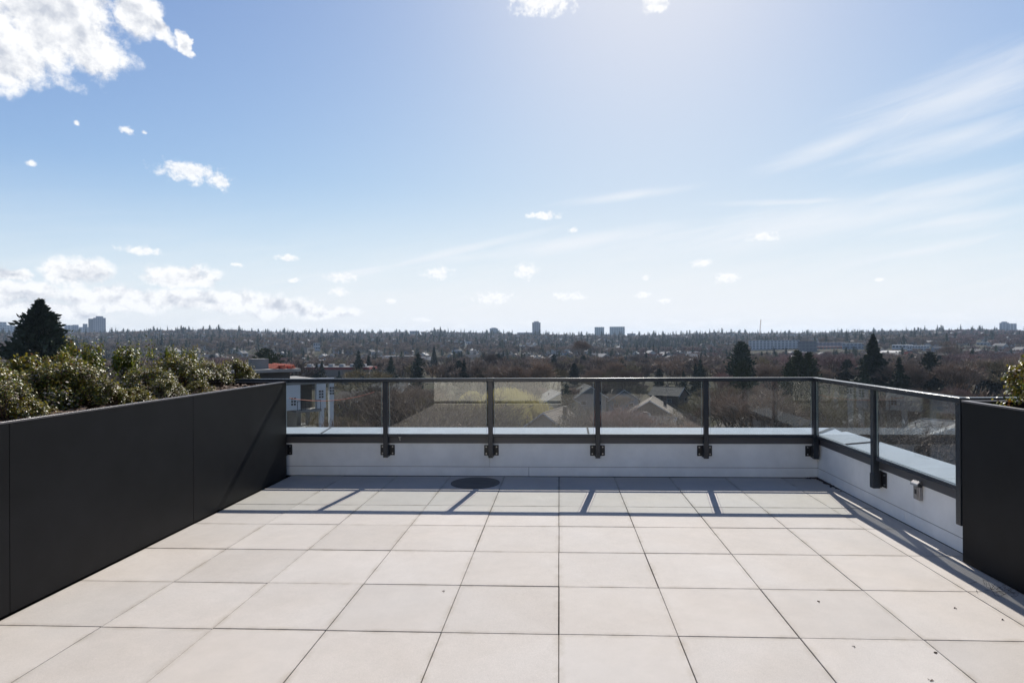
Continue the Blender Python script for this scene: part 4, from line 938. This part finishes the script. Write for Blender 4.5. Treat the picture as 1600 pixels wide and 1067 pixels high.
for k in range(8):
    a0_, a1_ = math.pi*k/8, math.pi*(k+1)/8
    m_.poly([(-14*math.cos(a0_), 0, hz_-4+4*math.sin(a0_)), (-14*math.cos(a1_), 0, hz_-4+4*math.sin(a1_)), (-14*math.cos(a1_), 30, hz_-4+4*math.sin(a1_)), (-14*math.cos(a0_), 30, hz_-4+4*math.sin(a0_))])
link('roof', m_.mesh('roof', material('pale_hall_roof', (.27, .27, .26), .8)), gy); boxo('wall', (-13.8, .3, 0), (13.8, 29.5, hz_-4.05), WA['cream'], gy); boxo('gable', (-5, -.3, hz_-6), (5, -.05, hz_-1.2), M_ORANGE, gy)

# ---- scattered woods and houses: the nearest as things, the rest as masses
def scatter(n, r0, r1, p0=-120, p1=1720, power=1.0):
    u = rng.random(n); D = (r0**(2*power)+(r1**(2*power)-r0**(2*power))*u)**(1/(2*power)); px = rng.uniform(p0, p1, n)
    d = np.array(FWD)[None]*1.0 + ((px-CX)/F_PX)[:, None]*np.array(RGT)[None]; x = CAM.x+d[:, 0]*D; y = CAM.y+d[:, 1]*D
    return px, D, x, y, land(x, y)
def clear(p_, D_): return any(a_ < p_ < b_ and d_*.80 < D_ < d_+25 for a_, b_, d_ in CLEAR)
def bay(p_):
    for lim, t_ in ((445, 'over the left planter'), (604, 'above the first railing bay'), (768, 'above the second railing bay'), (934, 'above the middle railing bay'), (1104, 'above the fourth railing bay'), (1271, 'above the fifth railing bay')):
        if p_ < lim: return t_
    return 'beyond the right-hand railing'
TKIND = ('grey-brown spreading', 'brown upright', 'olive-brown', 'reddish upright', 'brown rounded', 'reddish spreading')
def single(name, me_, x, y, z, s, label, cat, group, rz=None):
    o = link(name, me_, None, (x, y, z), (0, 0, rng.uniform(0, 6.28) if rz is None else rz), s); return tag(o, label, cat, group)
# bare woods of the valley floor (145-560 m): dense, tall
def reddish(px, D): return (((px > 1480) & (D > 300)) | ((px > 1215) & (px < 1335) & (D > 230) & (D < 700)) | ((px > 1000) & (px < 1130) & (D > 600) & (D < 800)) | ((px > 560) & (px < 690) & (D > 1500) & (D < 1900)) | ((px > 330) & (px < 460) & (D > 230) & (D < 480)))
px, D, x, y, z = scatter(6400, 72, 760)
red = reddish(px, D); order = np.argsort(D); cnt = 0
streets = lambda D: (abs(D-330) < 9) | (abs(D-520) < 9)
keep = [i for i in order if not streets(D[i]) and not (D[i] < 260 and 1225 < px[i] < 1275) and not (D[i] < 160 and 850 < px[i] < 1060) and not (D[i] < 150 and 690 < px[i] < 860) and not (D[i] < 128 and 1370 < px[i] < 1510) and not (D[i] < 330 and 470 < px[i] < 560) and not (400 < px[i] < 470 and D[i] < 200)]
mass = {'p': [], 's': [], 'r': [], 'i': []}
for i in keep:
    dens = 1.0 if D[i] < 560 else .7
    if rng.random() > dens: continue
    h_ = rng.uniform(8, 19) if D[i] < 600 else rng.uniform(8, 13)
    cap = 21.0-.066*D[i] if D[i] < 165 else 21.5-(.019+.014*rng.random())*D[i]      # crowns stay under the view line of the valley
    h_ = max(5, min(h_, cap))
    if any(a_[2]*.55 < D[i] < a_[2]+8 and abs(px[i]-a_[0]) < 16+2600/a_[2] for a_ in CONS if a_[2] < 600): continue
    if cnt < 270:
        r_ = bool(red[i]); k = (3, 5)[int(rng.integers(2))] if r_ else int(rng.choice([0, 1, 2, 4, 0, 1, 4, 3]))
        if cnt < 110:
            t_ = tree(MID_T[k], x[i], y[i], h_, rng.uniform(.85, 1.15), TKIND[k]+' bare tree of the valley wood '+bay(px[i]), 'bare_tree', 'tree', TKIND[k]+' bare trees '+bay(px[i]))
        else:
            t_ = thing('bare_tree', TKIND[k]+' bare tree of the valley wood '+bay(px[i]), 'tree', (x[i], y[i], z[i]), rng.uniform(0, 6.28), TKIND[k]+' bare trees '+bay(px[i])); t_.scale = (h_, h_, h_)
            link('trunk', MID_T[k][0], t_); link('crown', MID_T[k][1], t_)
        cnt += 1
    else:
        mass['p'].append((x[i], y[i], z[i])); mass['s'].append(h_); mass['r'].append(rng.uniform(0, 6.28)); mass['i'].append(3 if red[i] else int(rng.choice([0, 1, 2, 4, 0, 1])))
# slopes (760-2350 m): suburban trees among houses
px, D, x, y, z = scatter(19000, 760, 2330, power=.9); red = reddish(px, D)
for i in range(len(px)):
    if clear(px[i], D[i]): continue
    h_ = rng.uniform(7, 13) if D[i] > 1000 else rng.uniform(8, 15); mass['p'].append((x[i], y[i], z[i]-.5)); mass['s'].append(h_); mass['r'].append(rng.uniform(0, 6.28)); mass['i'].append(3 if red[i] else int(rng.choice([0, 1, 2, 4, 0, 1])))
ccnt = 0; cmass = {'p': [], 's': [], 'r': [], 'i': []}
px, D, x, y, z = scatter(480, 240, 760); pxb, Db, xb, yb_, zb = scatter(4200, 760, 2300, power=1.1)
pxc = np.concatenate([rng.uniform(-100, 1700, 300)]+[rng.normal(c0, 8, 14) for c0 in rng.uniform(0, 1600, 60)]); Dc = rng.uniform(2180, 2330, len(pxc))
dd = np.array(FWD)[None] + ((pxc-CX)/F_PX)[:, None]*np.array(RGT)[None]; xc = CAM.x+dd[:, 0]*Dc; yc = CAM.y+dd[:, 1]*Dc; zc = land(xc, yc)
pxd = np.concatenate([rng.uniform(985, 1110, 150), rng.uniform(560, 720, 60), rng.uniform(940, 1000, 25)]); Dd = np.concatenate([rng.uniform(1000, 1350, 150), rng.uniform(2000, 2250, 60), rng.uniform(1300, 1700, 25)])
dd = np.array(FWD)[None] + ((pxd-CX)/F_PX)[:, None]*np.array(RGT)[None]; xd = CAM.x+dd[:, 0]*Dd; yd = CAM.y+dd[:, 1]*Dd; zd = land(xd, yd)
ax_, ay_, az_, aD, aP = [np.concatenate(q) for q in ((x, xb, xc, xd), (y, yb_, yc, yd), (z, zb, zc, zd), (D, Db, Dc, Dd), (px, pxb, pxc, pxd))]
CKIND = ('narrow spruce', 'dark egg-shaped cypress', 'broad spruce', 'olive column cypress')
for i in np.argsort(aD):
    h_ = rng.uniform(8, 15) if aD[i] < 760 else (rng.choice([8, 12, 17, 23], p=[.4, .3, .2, .1])*rng.uniform(.85, 1.15) if aD[i] < 2150 else rng.choice([8, 10, 12, 15, 19, 26], p=[.18, .2, .22, .2, .14, .06])*rng.uniform(.85, 1.1))
    if 990 < aD[i] < 1360: h_ = rng.uniform(12, 19)
    if (rng.random() < .35 and aD[i] < 760) or clear(aP[i], aD[i]): continue
    k = int(rng.integers(4)); k2 = ('spruce', 'egg', 'spruce2', 'column')[k]
    if ccnt < 200:
        t_ = thing('conifer', CKIND[k]+' among bare trees '+bay(aP[i]), 'tree', (ax_[i], ay_[i], az_[i]), rng.uniform(0, 6.28), CKIND[k]+' '+bay(aP[i])); t_.scale = (h_,)*3
        if aD[i] < 480: link('trunk', CN[k2][0], t_); link('crown', CN[k2][1], t_)
        else:
            bpy.data.objects.remove(t_); single('conifer', CF[k], ax_[i], ay_[i], az_[i], (h_,)*3, CKIND[k]+' among bare trees '+bay(aP[i]), 'tree', CKIND[k]+' '+bay(aP[i]))
        ccnt += 1
    else: cmass['p'].append((ax_[i], ay_[i], az_[i]-.3)); cmass['s'].append(h_); cmass['r'].append(rng.uniform(0, 6.28)); cmass['i'].append(k)
def gable_mesh(roof, wall, w_=8, d_=11, he=4.6, hr=2.4):
    m_ = MB().box((-w_/2, -d_/2, -3), (w_/2, d_/2, he), 0); H = he+hr
    m_.poly([(-w_/2, -d_/2, he+.01), (w_/2, -d_/2, he+.01), (0, -d_/2, H)], 0); m_.poly([(w_/2, d_/2, he+.01), (-w_/2, d_/2, he+.01), (0, d_/2, H)], 0)
    for s in (-1, 1): m_.poly([(0, -d_/2-.4, H+.1), (s*(w_/2+.5), -d_/2-.4, he-.2), (s*(w_/2+.5), d_/2+.4, he-.2), (0, d_/2+.4, H+.1)][::s], 1)
    for y_ in (-.5, .5):
        for x_ in (-.27, .27): m_.box((x_*w_-.7, -d_/2-.06 if y_ < 0 else d_/2+.01, 2.0), (x_*w_+.7, -d_/2-.01 if y_ < 0 else d_/2+.06, 3.3), 2)
    for s in (-1, 1):
        for y_ in (-3, 0, 3): m_.box((s*(w_/2+.01) if s > 0 else -w_/2-.06, y_-.7, 2.0), (s*(w_/2+.06) if s > 0 else -w_/2-.01, y_+.7, 3.3), 2)
    m_.box((w_*.15, 1, he+.5), (w_*.15+.8, 1.8, H+.8), 0)
    return m_.mesh('house', [WA[wall], RO[roof], M_WIN])
HM = [gable_mesh(*a) for a in (('grey', 'white'), ('dark', 'beige', 9, 10), ('pale', 'white', 8, 13), ('brown', 'cream', 9, 12), ('grey', 'blue', 8, 10), ('pale', 'grey', 10, 12), ('red', 'white', 8, 10), ('dark', 'white', 7.5, 11, 5.6))]
def flat_mesh(wall): 
    m_ = MB().box((-11, -7, -3), (11, 7, 6), 0).box((-11.2, -7.2, 6.01), (11.2, 7.2, 6.5), 1)
    for i in range(6): m_.box((-9.5+i*3.5, -7.07, 3), (-7.5+i*3.5, -7.01, 4.6), 2)
    return m_.mesh('flat_building', [WA[wall], RO['pale'], M_WIN])
HM += [flat_mesh('white'), flat_mesh('beige')]
HKIND = ('white grey-roofed house', 'beige dark-roofed house', 'white pale-roofed house', 'cream brown-roofed house', 'blue grey-roofed house', 'grey pale-roofed house', 'white red-roofed house', 'tall white dark-roofed house', 'white flat-roofed building', 'beige flat-roofed building')
hm = {'p': [], 's': [], 'r': [], 'i': []}; px, D, x, y, z = scatter(1900, 420, 2280, power=1.05); hcnt = 0
for i in np.argsort(D):
    if streets(D[i]) or clear(px[i], D[i]): continue
    k = int(rng.choice(10, p=[.17, .15, .16, .12, .1, .1, .03, .11, .04, .02])); rz = R(rng.choice([0, 90, 8, 82, -12, 20])+rng.uniform(-4, 4)); s_ = rng.uniform(.85, 1.25)
    if hcnt < 290 and rng.random() < .8: single('house', HM[k], x[i], y[i], z[i], (s_,)*3, HKIND[k]+' among far trees '+bay(px[i]), 'house', HKIND[k]+' '+bay(px[i]), rz); hcnt += 1
    else: hm['p'].append((x[i], y[i], z[i])); hm['s'].append(s_); hm['r'].append(rz); hm['i'].append(k)
def masses(name, d, meshes, label, zs=None):
    tc_ = bpy.data.collections.new(name+'_shapes')
    for k, me_ in enumerate(meshes):
        o = bpy.data.objects.new('%s_shape_%02d' % (name, k), me_); tc_.objects.link(o)
    me_ = bpy.data.meshes.new(name); me_.from_pydata([tuple(map(float, p_)) for p_ in d['p']], [], [])
    for nm, ty, vals in (('siz', 'FLOAT', d['s']), ('ang', 'FLOAT', d['r']), ('idx', 'INT', d['i'])):
        at = me_.attributes.new(nm, ty, 'POINT'); at.data.foreach_set('value', vals)
    o = link(name, me_); tag(o, kind='stuff'); o['label'] = label
    ng = bpy.data.node_groups.new(name, 'GeometryNodeTree'); ng.interface.new_socket('Geometry', in_out='INPUT', socket_type='NodeSocketGeometry'); ng.interface.new_socket('Geometry', in_out='OUTPUT', socket_type='NodeSocketGeometry')
    n = ng.nodes; gi = n.new('NodeGroupInput'); go = n.new('NodeGroupOutput'); ip = n.new('GeometryNodeInstanceOnPoints'); ci = n.new('GeometryNodeCollectionInfo')
    ci.inputs['Collection'].default_value = tc_; ci.inputs['Separate Children'].default_value = True; ci.inputs['Reset Children'].default_value = True; ip.inputs['Pick Instance'].default_value = True
    def na(nm, ty): q = n.new('GeometryNodeInputNamedAttribute'); q.data_type = ty; q.inputs['Name'].default_value = nm; return q.outputs['Attribute']
    cx2 = n.new('ShaderNodeCombineXYZ'); ng.links.new(na('ang', 'FLOAT'), cx2.inputs[2]); ng.links.new(cx2.outputs[0], ip.inputs['Rotation']); ng.links.new(na('siz', 'FLOAT'), ip.inputs['Scale']); ng.links.new(na('idx', 'INT'), ip.inputs['Instance Index'])
    ng.links.new(gi.outputs[0], ip.inputs['Points']); ng.links.new(ci.outputs[0], ip.inputs['Instance']); ng.links.new(ip.outputs[0], go.inputs[0])
    md = o.modifiers.new('scatter', 'NODES'); md.node_group = ng; return o
masses('distant_wood', mass, FAR_T, 'brown bare woods covering the far valley and slopes')
masses('distant_conifers', cmass, CF, 'dark conifers dotted over the far slopes and ridge')
masses('distant_houses', hm, HM, 'pale roofs and walls scattered over the far slopes')

# ------------------------------------------------------------------ haze
hz = MB().box((-7000, -7000, -33), (7000, 7000, 125))
M_HAZE = bpy.data.materials.new('haze'); M_HAZE.use_nodes = True; t = M_HAZE.node_tree; t.nodes.remove(t.nodes['Principled BSDF'])
pv_ = t.nodes.new('ShaderNodeVolumePrincipled'); pv_.inputs['Color'].default_value = (.62, .78, 1, 1); pv_.inputs['Density'].default_value = .000085; pv_.inputs['Anisotropy'].default_value = .2
t.links.new(pv_.outputs[0], t.nodes['Material Output'].inputs['Volume'])
tag(link('haze', hz.mesh('haze', M_HAZE)), kind='stuff')
